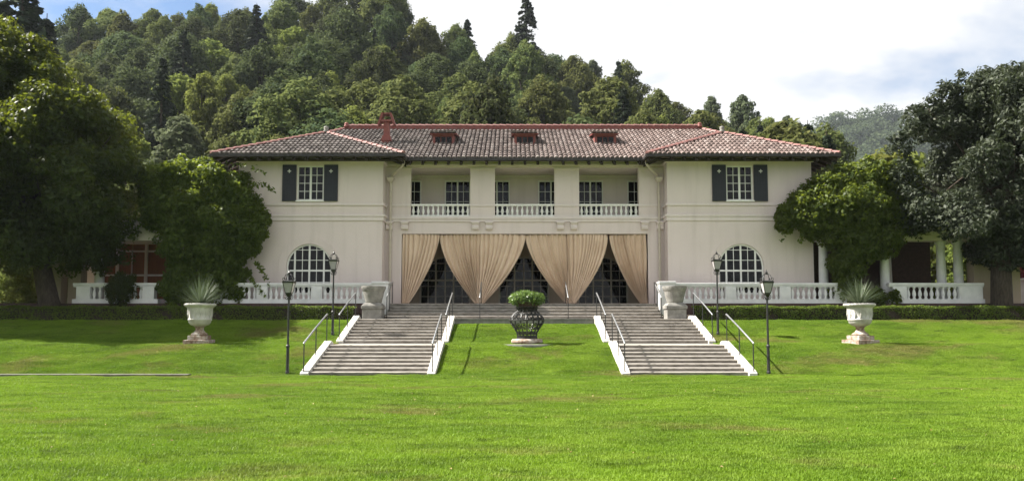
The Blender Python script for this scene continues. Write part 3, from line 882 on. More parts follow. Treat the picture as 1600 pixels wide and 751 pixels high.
# dormers
for cx in (-4.68, .05, 4.72):
    y0, zb, zt = 43.95, 12.12, 12.88
    d = vp('dormer', MB().box(cx-.62, cx-.48, y0, y0+.12, zb+.1, zt).box(cx+.48, cx+.62, y0, y0+.12, zb+.1, zt)
           .box(cx-.7, cx+.7, y0-.05, y0+.12, zb, zb+.16).box(cx-.62, cx+.62, y0+.002, y0+.12, zt-.16, zt)
           .extrude_x([(y0+.12, zb), (y0+.12, zt), (45.6, zt+.1)], cx-.62, cx-.54).extrude_x([(y0+.12, zb), (y0+.12, zt), (45.6, zt+.1)], cx+.54, cx+.62)
           .box(cx-.17, cx-.14, y0+.04, y0+.1, zb+.16, zt-.16).box(cx+.14, cx+.17, y0+.04, y0+.1, zb+.16, zt-.16), 'red_paint')
    for a in (-.48, -.14, .17): pane(d, cx+a, cx+a+.31, zb+.16, zt-.16, y0+.08)
    v2, f2 = [], []
    tile_face(v2, f2, [(cx-.78, y0-.18, zt+.0), (cx+.78, y0-.18, zt+.0), (cx+.78, 45.9, zt+.36), (cx-.78, 45.9, zt+.36)])
    m2 = bpy.data.meshes.new('dormer_tiles'); m2.from_pydata([tuple(p) for p in v2], [], f2); m2.materials.append(M['tile'])
    tag(put('dormer_tiles', m2, None, d), kind='stuff')
    put('dormer_roof', MB().hexa([(cx-.78, y0-.16, zt-.06), (cx+.78, y0-.16, zt-.06), (cx+.78, 45.9, zt+.3), (cx-.78, 45.9, zt+.3),
                                  (cx-.78, y0-.16, zt-.005), (cx+.78, y0-.16, zt-.005), (cx+.78, 45.9, zt+.355), (cx-.78, 45.9, zt+.355)]), 'red_paint', d)
# chimney
cx, cy, z0 = -8.03, 44.3, 12.2
ch = vp('chimney', MB().box(cx-.24, cx+.24, cy-.24, cy+.24, z0, z0+.62).box(cx-.29, cx+.29, cy-.29, cy+.29, z0+.3, z0+.42).box(cx-.17, cx+.17, cy-.17, cy+.17, z0+.62, z0+1.45), 'red_paint')
mb = MB().box(cx-.30, cx+.30, cy-.26, cy+.26, z0+1.45, z0+1.56)
for s in (-1, 1):
    mb.hexa([(cx+s*.53, cy-.28, z0+1.28), (cx+s*.41, cy-.28, z0+1.24), (cx+s*.41, cy+.28, z0+1.24), (cx+s*.53, cy+.28, z0+1.28),
             (cx+s*.29, cy-.28, z0+1.96), (cx+s*.15, cy-.28, z0+1.96), (cx+s*.15, cy+.28, z0+1.96), (cx+s*.29, cy+.28, z0+1.96)])
mb.box(cx-.15, cx+.15, cy-.27, cy+.27, z0+1.88, z0+1.955)
put('chimney_hood', mb, 'red_paint', ch)

# ------------------------------------------------------------------ curtains in the porch opening
def curtain(label, xg, xa, seed):
    """xg: gathered side, xa: the apex side at the top (x from villa axis)"""
    r2 = np.random.default_rng(seed)
    nu, nv = 110, 46
    u = np.linspace(0, 1, nu); v = np.linspace(0, 1, nv)
    Uu, Vv = np.meshgrid(u, v)
    Wd = abs(xa-xg); sg = 1 if xa > xg else -1
    w = Wd*(1-Vv**1.55) + 0.34*Vv
    warp = Uu + .018*np.sin(2*math.pi*(3*Uu+r2.random())) + .012*np.sin(2*math.pi*(7*Uu+r2.random()))
    x = xg + sg*(warp*w)
    nf = 9 + seed % 3
    ph = 2*math.pi*(nf*(warp+.05*np.sin(5*Uu+r2.random()*6)+.02*np.sin(Vv*5+Uu*9)))
    amp = (.072 + .05*Vv)*(.55+.45*np.sin(2*math.pi*(2.3*Uu+r2.random()))**2 + .3*r2.random())
    y = amp*(np.sin(ph)+.38*np.sin(2*ph+1.3+3*r2.random())+.22*np.sin(3.3*ph+2*Vv)) - .18*np.sin(math.pi*Vv)*Uu - .10*Vv
    x = x + .018*np.cos(ph)
    z = 6.80 - (6.80-TZ-.04)*Vv - .05*Uu*(1-Vv)*(Uu**3) - .02*np.sin(ph)*Vv*.3
    V_ = np.stack([x+HX, y+YC+.12, z], -1).reshape(-1, 3)
    i_ = np.arange(nu-1)[None, :] + np.arange(nv-1)[:, None]*nu
    F_ = np.stack([i_, i_+1, i_+nu+1, i_+nu], -1).reshape(-1, 4)
    o = put('curtain', np_mesh('curtain', V_, F_, 'curtain', True))
    sm = o.modifiers.new('cloth_thickness', 'SOLIDIFY'); sm.thickness = .012
    return tag(o, label, 'curtain', 'tan curtains across the porch opening')
curtain('tan curtain at the left end of the porch opening, tied to left wall', -6.70, -4.68, 1)
curtain('tan curtain hanging right of the left porch gap, tied back rightward', -2.36, -4.62, 2)
curtain('tan curtain on the left of the middle porch gap, tied back leftward', -2.62, -.04, 3)
curtain('tan curtain on the right of the middle porch gap, tied back rightward', 2.62, .04, 4)
curtain('tan curtain hanging left of the right porch gap, tied back leftward', 2.40, 4.62, 5)
curtain('tan curtain at the right end of the porch opening, tied to right wall', 6.70, 4.70, 6)
tag(put('curtain_rod', MB().tube([(HX-6.74, YC+.12, 6.83), (HX+6.74, YC+.12, 6.83)], .03, 6), 'porch_frame'), 'thin rod carrying the tan curtains across the porch', 'rod')

# ------------------------------------------------------------------ terrace balustrades
TB = MB().lathe([(.085, 0), (.085, .05), (.05, .08), (.095, .2), (.10, .29), (.05, .47), (.042, .52), (.075, .56), (.085, .62)], 8).mesh('baluster')
TB.materials.append(M['balustrade']); TB.polygons.foreach_set('use_smooth', [True]*len(TB.polygons))
def balustrade(label, posts, x0, x1, y=39.62, ends=()):
    t = thing('terrace_balustrade', label, 'balustrade', ((x0+x1)/2, y, TZ), 'stone balustrades along the terrace')
    ox = (x0+x1)/2
    def q(name, mb, mat='balustrade', bevel=0): return put(name, mb, mat, t, (-ox, -y, -TZ), bevel=bevel)
    q('plinth', MB().box(x0, x1, y-.17, y+.17, TZ+.0, TZ+.22))
    q('top_rail', MB().box(x0, x1, y-.12, y+.12, TZ+.84, TZ+.92).box(x0-.0, x1, y-.16, y+.16, TZ+.92, TZ+1.05), bevel=.015)
    edges = []
    for (a, c) in posts:
        q('post', MB().box(a, c, y-.175, y+.175, TZ+.221, TZ+.839).box(a+.06, c-.06, y-.19, y-.17, TZ+.3, TZ+.76))
        edges += [a, c]
    edges = [x0]+sorted(edges)+[x1]
    for k in range(0, len(edges), 2):
        a, c = edges[k], edges[k+1]
        if c-a < .25: continue
        n = max(1, round((c-a)/.29))
        for i_ in range(n): put('baluster', TB, None, t, (a+(c-a)*(i_+.5)/n-ox, 0, .221))
    return t
for s, nm in ((-1, 'left'), (1, 'right')):
    def seg(vals): return sorted(tuple(sorted((CX+s*a, CX+s*c))) for a, c in vals)
    x0, x1 = sorted((CX+s*7.0, CX+s*16.6))
    t = balustrade('white stone balustrade between the stair and the %s vine' % nm, seg([(10.38, 10.93), (13.18, 13.73), (16.0, 16.55)]), x0, x1)
    ex0, ex1 = sorted((CX+s*6.95, CX+s*7.75))
    put('end_pier', MB().box(ex0, ex1, 39.25, 40.2, TZ-.6, TZ+1.0).box(ex0-.04, ex1+.04, 39.2, 40.25, TZ+1.0, TZ+1.12), 'balustrade', t, (-(x0+x1)/2, -39.62, -TZ), bevel=.02)
balustrade('white stone balustrade in front of the left porch, in tree shade', [(-22.4, -21.7), (-19.0, -18.4)], -22.6, -18.2, 39.62)
balustrade('white stone balustrade right of the right vine, in tree shade', [(19.6, 20.3), (23.0, 24.2)], 19.4, 24.3, 39.62)

# ------------------------------------------------------------------ garden stair
def step_mesh(name, width, r, t, nose=.03):
    e = .026
    pr = [(0, 0), (0, r-.055), (-nose, r-.055), (-nose-.006, r-.03), (-nose, r-e*.35), (-nose+.012, r-.004), (-nose+e*1.3, r), (t+.03, r), (t+.03, 0)]
    m_ = MB().extrude_x(pr, -width/2, width/2).mesh(name); m_.materials.append(M['step']); return m_
LR, LT, UR, UT, PR, PT = 1.02/8, .425, (2.11-1.02)/8, .43, (TZ-2.11)/5, .40
LS, US, PS = step_mesh('step', 4.25, LR, LT), step_mesh('step', 4.25, UR, UT), step_mesh('step', 13.86, PR, PT)
def stringer(y0, z0, y1, z1, w=.30, lift=.13):
    sl = (z1-z0)/(y1-y0)
    top = [(y0-.18, z0+.10), (y0-.05, z0+lift+.04)]
    ymid = (y0+y1)/2
    top += [(ymid-.02, z0+lift+.05+(ymid-y0)*sl), (ymid, z0+lift+.035+(ymid-y0)*sl), (ymid+.02, z0+lift+.05+(ymid+.02-y0)*sl)]
    top += [(y1-.2, z1+lift-.02), (y1-.05, z1+lift+.03), (y1+.15, z1+lift-.01), (y1+.26, z1+lift-.10)]
    pr = [(y0-.2, z0-.15)] + top + [(y1+.28, z1-.4)]
    return MB().extrude_x(pr[::-1], -w/2, w/2)
SL, SU = stringer(27.9, 0, 31.3, 1.02).mesh('stringer'), stringer(33.5, 1.04, 36.95, 2.11).mesh('stringer')
for q in (SL, SU): q.materials.append(M['stringer'])
for s, nm in ((-1, 'left'), (1, 'right')):
    xc = CX+s*5.775
    t = thing('garden_stair', 'broad %s stone stair of two flights with white stringers' % nm, 'stairs', (xc, 27.9, 0), 'twin garden stairs')
    for k in range(8): put('step', LS, None, t, (0, k*LT, k*LR))
    for k in range(8): put('step', US, None, t, (0, 33.5-27.9+k*UT, 1.02+k*UR))
    put('landing', MB().box(-2.125, 2.125, 27.9+8*LT, 33.54, .6, 1.018), 'step', t, (0, -27.9, 0))
    for q in (-1, 1):
        o = put('stringer', SL, None, t, (q*2.28, -27.9, 0)); o.modifiers.new('bevel', 'BEVEL').width = .03
        o = put('stringer', SU, None, t, (q*2.28, -27.9, 0)); o.modifiers.new('bevel', 'BEVEL').width = .03
t = thing('terrace_steps', 'wide run of shallow stone steps below the porch curtains', 'stairs', (CX, 38.35, 2.11))
for k in range(5): put('step', PS, None, t, (0, k*PT, k*PR))
put('landing', MB().box(-7.9, 7.9, 36.97, 38.36, 1.5, 2.108), 'step', t, (0, -38.35, -2.11))
put('landing_wall', MB().box(-3.34, 3.34, 36.86, 36.968, 1.5, 2.06).box(-3.36, 3.36, 36.82, 36.99, 2.061, 2.125), 'grey_stone', t, (0, -38.35, -2.11))

# hand rails
def handrail(label, x, pts_y, zs, group, h=1.03, lift=.10):
    x0, y0, z0 = x, pts_y[0], zs[0]
    t = thing('handrail', label, 'handrail', (x0, y0, z0+lift), group)
    n = len(pts_y)
    tops = []
    for y_, z_ in zip(pts_y, zs):
        put('post', MB().tube([(0, y_-y0, z_-z0-.08), (0, y_-y0, z_-z0+h)], .021, 6), 'black_iron', t)
        tops.append((0, y_-y0, z_-z0+h))
    d = (Vector(tops[-1])-Vector(tops[0])).normalized()*.06
    put('rail', MB().tube([Vector(tops[0])-d-Vector((0, 0, .02)), Vector(tops[0])-d*.3, *tops[1:-1], Vector(tops[-1])+d*.3, Vector(tops[-1])+d-Vector((0, 0, .03))], .032, 8), 'rail_steel', t, smooth=True)
    return t
for s, nm in ((-1, 'left'), (1, 'right')):
    for xr, io in ((8.10, 'outer'), (3.46, 'inner')):
        x = CX+s*xr
        handrail('iron handrail on the %s edge of the %s stair, lower flight' % (io, nm), x, [27.82, 29.5, 31.2], [.05, .60, 1.12], 'stair handrails')
        handrail('iron handrail on the %s edge of the %s stair, upper flight' % (io, nm), x, [33.45, 35.1, 36.85], [1.16, 1.70, 2.22], 'stair handrails')
    handrail('iron handrail at the %s end of the top terrace steps' % nm, CX+s*6.84, [38.3, 39.1, 40.1], [2.11, 2.50, TZ], 'stair handrails', 1.0)
    handrail('iron handrail in mid-run of the top terrace steps, %s one' % nm, CX+s*2.2, [38.3, 40.1], [2.11, TZ], 'stair handrails', 1.0)

# planters beside the top steps
for s, nm in ((-1, 'left'), (1, 'right')):
    t = thing('bowl_planter', 'grey stone tapered planter on a block at the %s of the top steps' % nm, 'planter', (CX+s*7.42, 37.85, 2.10), 'grey stone bowl planters')
    put('pedestal', MB().box(-.47, .47, -.45, .45, 0, .50).box(-.52, .52, -.5, .5, .50, .66).hexa([(-.5,-.48,.66),(.5,-.48,.66),(.5,.48,.66),(-.5,.48,.66),(-.38,-.38,.80),(.38,-.38,.80),(.38,.38,.80),(-.38,.38,.80)]), 'grey_stone', t, bevel=.02)
    put('bowl', MB().lathe([(.37, .79), (.40, .84), (.52, 1.36), (.55, 1.40), (.55, 1.44), (.58, 1.46), (.60, 1.55), (.60, 1.62), (.54, 1.63), (.50, 1.45), (.1, 1.44)], 28), 'grey_stone', t, smooth=False)

# urns with spiky plants
def urn(x, y, z, label, plabel, seed):
    t = thing('garden_urn', label, 'urn', (x, y, z), 'white garden urns', R(8*seed))
    put('plinth', MB().box(-.52, .52, -.52, .52, -.05, .20).box(-.38, .38, -.38, .38, .20, .38), 'rust_stone', t, bevel=.02)
    put('stem', MB().lathe([(.33, .38), (.34, .44), (.22, .52), (.165, .60), (.16, .68), (.20, .74), (.24, .76)], 24), 'rust_stone', t, smooth=True)
    put('bowl', MB().lathe([(.20, .76), (.36, .82), (.44, .92), (.455, 1.0), (.48, 1.02), (.48, 1.06), (.455, 1.08), (.475, 1.30), (.505, 1.50), (.52, 1.55), (.60, 1.60), (.635, 1.64), (.635, 1.69), (.59, 1.715), (.52, 1.70), (.50, 1.62), (.05, 1.60)], 32), 'urn', t, smooth=True)
    for k in range(14):
        a = 2*math.pi*k/14
        put('relief', MB().tube([(.462*math.cos(a), .462*math.sin(a), 1.1), (.49*math.cos(a+.08), .49*math.sin(a+.08), 1.25), (.495*math.cos(a), .495*math.sin(a), 1.42)], .022, 5), 'urn', t)
    put('soil', MB().lathe([(.50, 1.62), (.3, 1.66), (.02, 1.67)], 16), 'soil', t)
    r2 = np.random.default_rng(seed)
    vv, ff = [], []
    for k in range(230):
        a = r2.uniform(0, 2*math.pi); el = math.asin(min(.999, max(.05, r2.beta(2.2, 1.5)))); L = r2.uniform(1.05, 1.45)
        d = Vector((math.cos(a)*math.cos(el), math.sin(a)*math.cos(el), math.sin(el)))
        sd = d.cross(Vector((0, 0, 1))).normalized()*r2.uniform(.008, .014)
        sag = Vector((0, 0, -.10*math.cos(el)))
        b0 = len(vv)
        for q in (0, .5, 1):
            p = d*L*q + sag*q*q + Vector((0, 0, .06))
            wq = sd*(1 if q < .9 else .25)
            vv += [p-wq, p+wq]
        ff += [(b0, b0+1, b0+3, b0+2), (b0+2, b0+3, b0+5, b0+4)]
    o = put('spiky_plant', MB().add(vv, ff), 'leaf_yucca', None, (x, y, z+1.60))
    tag(o, plabel, 'plant', 'spiky plants in the urns')
urn(-13.1, 32.3, 1.0, 'stained white urn on the lawn left of the stairs', 'spray of narrow grey-green blades in the left white urn', 1)
urn(14.6, 32.3, 1.0, 'stained white urn on the lawn right of the stairs', 'spray of narrow grey-green blades in the right white urn', 2)

# wrought-iron planter in the middle
t = thing('iron_planter', 'black wrought-iron scroll planter on a round stone base between the stairs', 'planter', (CX+.03, 32.3, 1.02))
put('ground_slab', MB().lathe([(1.2, -.10), (1.2, .0), (1.15, .008)], 32), 'grey_stone', t)
put('stone_base', MB().lathe([(.62, .03), (.66, .08), (.66, .16), (.60, .215), (.4, .22)], 32), 'rust_stone', t, smooth=True)
prof = [(.42, .22), (.40, .34), (.43, .50), (.56, .70), (.69, .88), (.72, 1.00), (.68, 1.12), (.55, 1.26), (.44, 1.36), (.41, 1.46), (.47, 1.55)]
pz = np.linspace(.22, 1.55, 16); prr = np.interp(pz, [q[1] for q in prof], [q[0] for q in prof])
for k in range(16):
    a = 2*math.pi*k/16
    put('bar', MB().tube([(r_*math.cos(a), r_*math.sin(a), z_) for r_, z_ in zip(prr, pz)], .022, 5), 'black_iron', t)
for (r_, z_) in ((.42, .24), (.44, .52), (.72, 1.0), (.45, 1.36), (.47, 1.54)):
    put('ring', MB().tube([(r_*math.cos(a), r_*math.sin(a), z_) for a in np.linspace(0, 2*math.pi, 33)[:-1]], .018, 5, True), 'black_iron', t)
for k in range(16):
    for (zc_, hh_, dirn) in ((.38, .12, 1), (.74, .17, -1), (1.15, .15, 1), (1.45, .06, -1)):
        pts = []
        for q in np.linspace(-1, 1, 17):
            ang_ = dirn*q*2.6*math.pi
            rr_ = (abs(q)**.0)*(1-abs(q)*.75)
            zz_ = zc_ + hh_*(.52*np.sign(q) + .48*(1-abs(q)*.7)*math.sin(ang_)*.9)*(1 if abs(q) > 0.05 else .2)
            aa_ = 2*math.pi*(k+.5)/16 + .13*math.cos(ang_)*(1-.6*abs(q))
            R_ = float(np.interp(zz_, pz, prr))
            pts.append((R_*math.cos(aa_), R_*math.sin(aa_), zz_))
        put('scroll', MB().tube(pts, .019, 4), 'black_iron', t)
put('pot', MB().lathe([(.30, 1.45), (.44, 1.56), (.52, 1.72), (.55, 1.78), (.5, 1.78), (.45, 1.70), (.05, 1.70)], 20), 'brick_dark', t, smooth=True)
lob = [(CX+.03+.5*math.cos(a), 32.3+.5*math.sin(a), 2.92+.04*math.sin(3*a), .26, .26, .27) for a in np.linspace(0, 2*math.pi, 11)[:-1]] + [(CX, 32.3, 3.02, .42, .42, .24)]
Cc, Nn = lobes_leaves(lob, 3600, .5)
V, F = leaf_quads(Cc, Nn, .055, 2.4, .3, .8)
tag(put('potted_plant', np_mesh('potted_plant', V, F, 'leaf_pot')), 'bright green leafy plant filling the black iron planter', 'plant')

# ------------------------------------------------------------------ lamp posts
def lamp_post(x, y, z, label):
    t = thing('lamp_post', label, 'lamp post', (x, y, z), 'black lantern lamp posts')
    put('post', MB().lathe([(.075, -.1), (.075, .05), (.058, .10), (.055, .92), (.07, .95), (.07, 1.0), (.04, 1.04), (.036, 2.68), (.055, 2.70), (.055, 2.74), (.03, 2.78)], 10), 'black_iron', t, smooth=False)
    fr = MB()
    b0, b1, zb, zt = .105, .185, 2.90, 3.28
    for sx in (-1, 1):
        for sy in (-1, 1): fr.tube([(sx*b0, sy*b0, zb), (sx*b1, sy*b1, zt)], .014, 4)
    for (h_, z_) in ((b0, zb), (b1, zt)):
        c4 = [(-h_, -h_, z_), (h_, -h_, z_), (h_, h_, z_), (-h_, h_, z_)]
        for k in range(4): fr.tube([c4[k], c4[(k+1) % 4]], .017, 4)
    fr.lathe([(.03, 2.74), (.09, 2.84), (.105, 2.90)], 4, 0, 0, 0, math.pi/4, True)
    fr.lathe([(.20, 3.28), (.205, 3.33), (.12, 3.36)], 4, 0, 0, 0, math.pi/4, True)
    put('lantern_frame', fr, 'black_iron', t)
    for k in range(4):
        a = k*math.pi/2; ca_, sa_ = math.cos(a), math.sin(a)
        P4 = [(-b0+.01, -b0+.002, zb+.01), (b0-.01, -b0+.002, zb+.01), (b1-.012, -b1+.002, zt-.01), (-b1+.012, -b1+.002, zt-.01)]
        P4 += [(p[0], p[1]+.006, p[2]) for p in P4]
        put('glass_pane', MB().hexa([(p[0]*ca_-p[1]*sa_, p[0]*sa_+p[1]*ca_, p[2]) for p in P4]), 'lantern_glass', t)
    put('bulb_holder', MB().lathe([(.035, 2.90), (.035, 3.05), (.05, 3.08), (.05, 3.18), (.02, 3.22)], 8), 'white', t)
    for k in range(4):
        a = k*math.pi/2+math.pi/4; ca_, sa_ = math.cos(a), math.sin(a)
        pts = [(.205, 3.33), (.25, 3.37), (.27, 3.42), (.235, 3.455), (.20, 3.43), (.215, 3.39)]
        put('crown_scroll', MB().tube([(r_*ca_, r_*sa_, z_) for r_, z_ in pts], .013, 5), 'black_iron', t)
        pts = [(.17, 3.35), (.19, 3.46), (.15, 3.55), (.07, 3.60), (.02, 3.62)]
        put('crown_arm', MB().tube([(r_*ca_, r_*sa_, z_) for r_, z_ in pts], .013, 5), 'black_iron', t)
        pts = [(.04, 2.66), (.12, 2.68), (.16, 2.76), (.13, 2.83), (.08, 2.80), (.10, 2.74)]
        put('bracket_scroll', MB().tube([(r_*ca_, r_*sa_, z_) for r_, z_ in pts], .012, 5), 'black_iron', t)
    put('finial', MB().lathe([(.02, 3.58), (.045, 3.62), (.05, 3.66), (.02, 3.70), (.005, 3.76)], 8), 'black_iron', t)
    return t
lamp_post(CX-8.72, 27.95, .07, 'black lantern post beside the foot of the left stair')
lamp_post(CX+8.68, 27.95, .07, 'black lantern post beside the foot of the right stair')
lamp_post(CX-8.68, 34.7, 1.42, 'black lantern post by the upper flight of the left stair')
lamp_post(CX+8.68, 34.7, 1.42, 'black lantern post by the upper flight of the right stair')

# ------------------------------------------------------------------ side porches
def column(parent, x, y, z0, z1, r=.24, name='column', mat='balustrade'):
    h = z1-z0
    return put(name, MB().lathe([(r*1.35, 0), (r*1.35, .10), (r*1.15, .18), (r*1.05, .24), (r, .3), (r*.97, h*.5), (r*.85, h-.32), (r*.95, h-.28), (r*.88, h-.24), (r*1.2, h-.10), (r*1.25, h)], 16), mat, parent, (x, y, z0), True)
# left porch
t = thing('side_porch', 'shaded cream porch with columns and glazed room left of the villa', 'porch', (-21, 42, TZ))
def lp(name, mb, mat): return put(name, mb, mat, t, (21, -42, -TZ))
lp('entablature', MB().box(-27.5, -14.8, 40.25, 40.95, 6.25, 6.95).box(-27.7, -14.8, 40.1, 41.1, 6.95, 7.15), 'trim')
lp('porch_roof', MB().box(-27.7, -14.8, 40.3, 46, 7.151, 7.35), 'trim')
for x in (-21.85, -18.0): column(t, x+21, 40.6-42, 0, 6.25-TZ)
for x, w in ((-23.0, .33), (-24.0, .30)): lp('pier', MB().box(x-w, x+w, 40.3, 40.9, TZ, 6.25), 'porch_wall')  # darker stucco puts the tree's shade into the pier colour
lp('room_wall', MB().box(-24.6, -23.55, 44.0, 44.3, TZ, 7.1).box(-19.4, -14.8, 44.0, 44.3, TZ, 7.1).box(-23.55, -19.4, 44.0, 44.3, 6.45, 7.1).box(-23.55, -19.4, 44.0, 44.3, TZ, 3.3), 'trim')
f = lp('glazing_frame', MB().box(-23.55, -23.4, 43.95, 44.1, 3.3, 6.45).box(-22.75, -22.6, 43.95, 44.1, 3.3, 6.45).box(-21.1, -20.95, 43.95, 44.1, 3.3, 6.45).box(-19.5, -19.4, 43.95, 44.1, 3.3, 6.45)
   .box(-23.4, -22.75, 43.96, 44.08, 4.62, 4.72).box(-22.6, -21.1, 43.96, 44.08, 4.62, 4.72).box(-20.95, -19.5, 43.96, 44.08, 4.62, 4.72)
   .box(-23.4, -22.75, 43.96, 44.08, 6.0, 6.1).box(-22.6, -21.1, 43.96, 44.08, 6.0, 6.1).box(-20.95, -19.5, 43.96, 44.08, 6.0, 6.1).box(-21.87, -21.83, 43.97, 44.07, 3.3, 6.0), 'trim')
for (a, c) in ((-23.4, -22.75), (-22.6, -21.87), (-21.83, -21.1), (-20.95, -19.5)):
    for (p, q) in ((3.3, 4.62), (4.72, 6.0), (6.1, 6.45)):
        put('blind', MB().box(a, c, 44.06, 44.075, p, q), 'brown_curtain', f)
# right porch
t = thing('side_porch', 'shaded porch with white columns right of the villa behind the trees', 'porch', (21, 42, TZ))
def rp(name, mb, mat): return put(name, mb, mat, t, (-21, -42, -TZ))
rp('entablature', MB().box(15.9, 27.4, 40.25, 40.95, 6.25, 6.95).box(15.9, 27.6, 40.1, 41.1, 6.95, 7.15), 'trim')
rp('porch_roof', MB().box(15.9, 27.6, 40.3, 46, 7.151, 7.35), 'trim')
for x in (16.5, 19.75, 22.75, 23.65): column(t, x-21, 40.6-42, 0, 6.25-TZ)
for x, w in ((24.75, .45), (26.5, .22)): rp('pier', MB().box(x-w, x+w, 40.3, 40.95, TZ, 6.25), 'porch_wall')  # pier colour darkened to stand in for shade under the tree
column(t, 21.8-21, 44.6-42, 0, 6.25-TZ, .3)
rp('room_wall', MB().box(15.9, 24.6, 45.0, 45.3, TZ, 7.1), 'brick_dark')
rp('post', MB().box(21.0, 21.15, 43.5, 43.65, TZ, 6.25), 'trim')

# ------------------------------------------------------------------ hedges and shrubs
def hedge(label, x0, x1, y0=37.55, y1=38.45, z0=2.0, z1=2.74, n=26000):
    t = thing('hedge', label, 'hedge', ((x0+x1)/2, y0, z0), 'clipped hedges below the terrace')
    o = (-(x0+x1)/2, -y0, -z0)
    put('hedge_core', MB().box(x0+.1, x1-.1, y0+.12, y1-.12, z0, z1-.12), 'soil', t, o)
    L = x1-x0; hz = z1-z0; dy_ = y1-y0
    nf, nt_ = int(n*hz/(hz+dy_)), int(n*dy_/(hz+dy_))
    xf = rng.uniform(x0, x1, nf); zf = z0+hz*rng.random(nf)
    w = .05*np.sin(xf*2.1)+.04*np.sin(xf*5.3+zf*4)+.03*np.sin(zf*9+xf*3)
    Cf = np.stack([xf, y0+w+.10*rng.random(nf), zf], 1); Nf = np.tile([0, -1, .35], (nf, 1))
    xt = rng.uniform(x0, x1, nt_); yt = rng.uniform(y0, y1, nt_)
    Ct = np.stack([xt, yt, z1-.04+.035*np.sin(xt*1.7)+.03*np.sin(xt*4.1+1)+rng.normal(0, .025, nt_)], 1); Nt = np.tile([0, -.1, 1], (nt_, 1))
    V_, F_ = leaf_quads(np.vstack([Cf, Ct]), np.vstack([Nf, Nt]).astype(float), .055, 1.5, .3, .7)
    put('foliage', np_mesh('foliage', V_, F_, 'leaf_hedge'), None, t, o)
hedge('low clipped green hedge below the balustrade left of the stairs', -31, CX-8.35)
hedge('low clipped green hedge below the balustrade right of the stairs', CX+8.35, 33)

def bush(name, label, cat, lobes, n, size, mat, base, stem_r=.05, group=None, aspect=1.6, shell=.55, stems=5, extra=None):
    t = thing(name, label, cat, base, group)
    C_, N_ = lobes_leaves(lobes, n, shell, 9, 1.0)
    if extra is not None: C_ = np.vstack([C_, extra[0]]); N_ = np.vstack([N_, extra[1]])
    V_, F_ = leaf_quads(C_-np.array(base), N_, size, aspect, .3, .85)
    put('foliage', np_mesh('foliage', V_, F_, mat), None, t)
    mb = MB()
    for k in range(stems):
        lb = lobes[int(rng.integers(len(lobes)))]
        e = Vector(lb[:3])-Vector(base)
        mb.tube([(random.uniform(-.2, .2), random.uniform(-.1, .1), -.1), Vector((e.x*.12, e.y*.3, e.z*.6)), e], [stem_r, stem_r*.8, stem_r*.35], 6)
    put('stem', mb, 'bark', t)
    return t
def P(px, py, Y):      # a point of the place read off the photograph at distance Y
    th = R(4.0); cyy = 508-1200*math.tan(th)
    u, v = (px-800)/1200, (cyy-py)/1200
    k = Y/(math.cos(th)-v*math.sin(th))
    return (u*k, Y, 1.8+k*(math.sin(th)+v*math.cos(th)))
def blob(px, py, rpx, Y, fy=1.0, fz=1.0):
    x, y, z = P(px, py, Y); r = rpx*Y/1200
    return (x, y, z, r, r*fy, r*fz)

# climbing vines over the pergola ends
def trailing(starts, n=60):
    C_, N_ = [], []
    for (px, py, qx, qy, Y) in starts:
        a, c = np.array(P(px, py, Y)), np.array(P(qx, qy, Y-.2))
        for k in range(n):
            f_ = rng.random(); p = a+(c-a)*f_; p[2] += .25*math.sin(f_*3.1)
            C_.append(p+rng.normal(0, .07, 3)); N_.append([0, -1, .4])
    return np.array(C_), np.array(N_, float)
Yv = 39.9
lobL = [blob(*q) for q in [(250, 285, 32, Yv), (285, 275, 30, Yv), (320, 285, 34, Yv), (355, 300, 34, Yv), (380, 325, 32, Yv), (392, 355, 28, Yv), (375, 375, 28, Yv), (345, 345, 38, Yv-.3), (300, 330, 42, Yv-.3),
        (260, 330, 34, Yv), (240, 310, 24, Yv), (285, 380, 38, Yv-.2), (330, 390, 36, Yv-.2), (362, 405, 22, Yv), (300, 425, 34, Yv-.1), (340, 430, 30, Yv-.1), (275, 450, 26, Yv-.2), (320, 455, 34, Yv-.2), (365, 450, 20, Yv-.1), (238, 345, 16, Yv), (405, 340, 16, Yv), (390, 390, 14, Yv), (375, 430, 14, Yv)]]
bush('climbing_vine', 'large dark leafy vine mass at the left corner of the villa', 'vine', lobL, 90000, .125, 'leaf_vine', P(310, 474, 39.9), .09, 'vine masses on the porch ends',
     extra=trailing([(390, 290, 430, 300, 39.7), (330, 260, 415, 270, 39.7), (395, 410, 420, 445, 39.7), (375, 430, 412, 462, 39.5), (240, 340, 205, 372, 39.7), (230, 320, 195, 360, 39.7)]))
lobR = [blob(*q) for q in [(1395, 280, 30, Yv), (1360, 278, 30, Yv), (1325, 285, 28, Yv), (1290, 300, 30, Yv), (1260, 315, 26, Yv), (1240, 335, 22, Yv), (1270, 340, 28, Yv-.2), (1310, 330, 36, Yv-.3), (1350, 325, 38, Yv-.3), (1390, 325, 34, Yv),
        (1415, 300, 26, Yv), (1305, 365, 28, Yv-.2), (1340, 370, 34, Yv-.2), (1380, 370, 32, Yv-.1), (1350, 390, 24, Yv-.1), (1322, 400, 18, Yv-.2), (1310, 410, 19, Yv-.2), (1322, 432, 19, Yv-.2), (1318, 455, 17, Yv-.2), (1336, 420, 18, Yv-.1), (1268, 362, 16, Yv), (1372, 464, 14, Yv-.3), (1398, 466, 12, Yv-.3), (1340, 455, 13, Yv-.2), (1225, 350, 14, Yv), (1410, 345, 22, Yv)]]
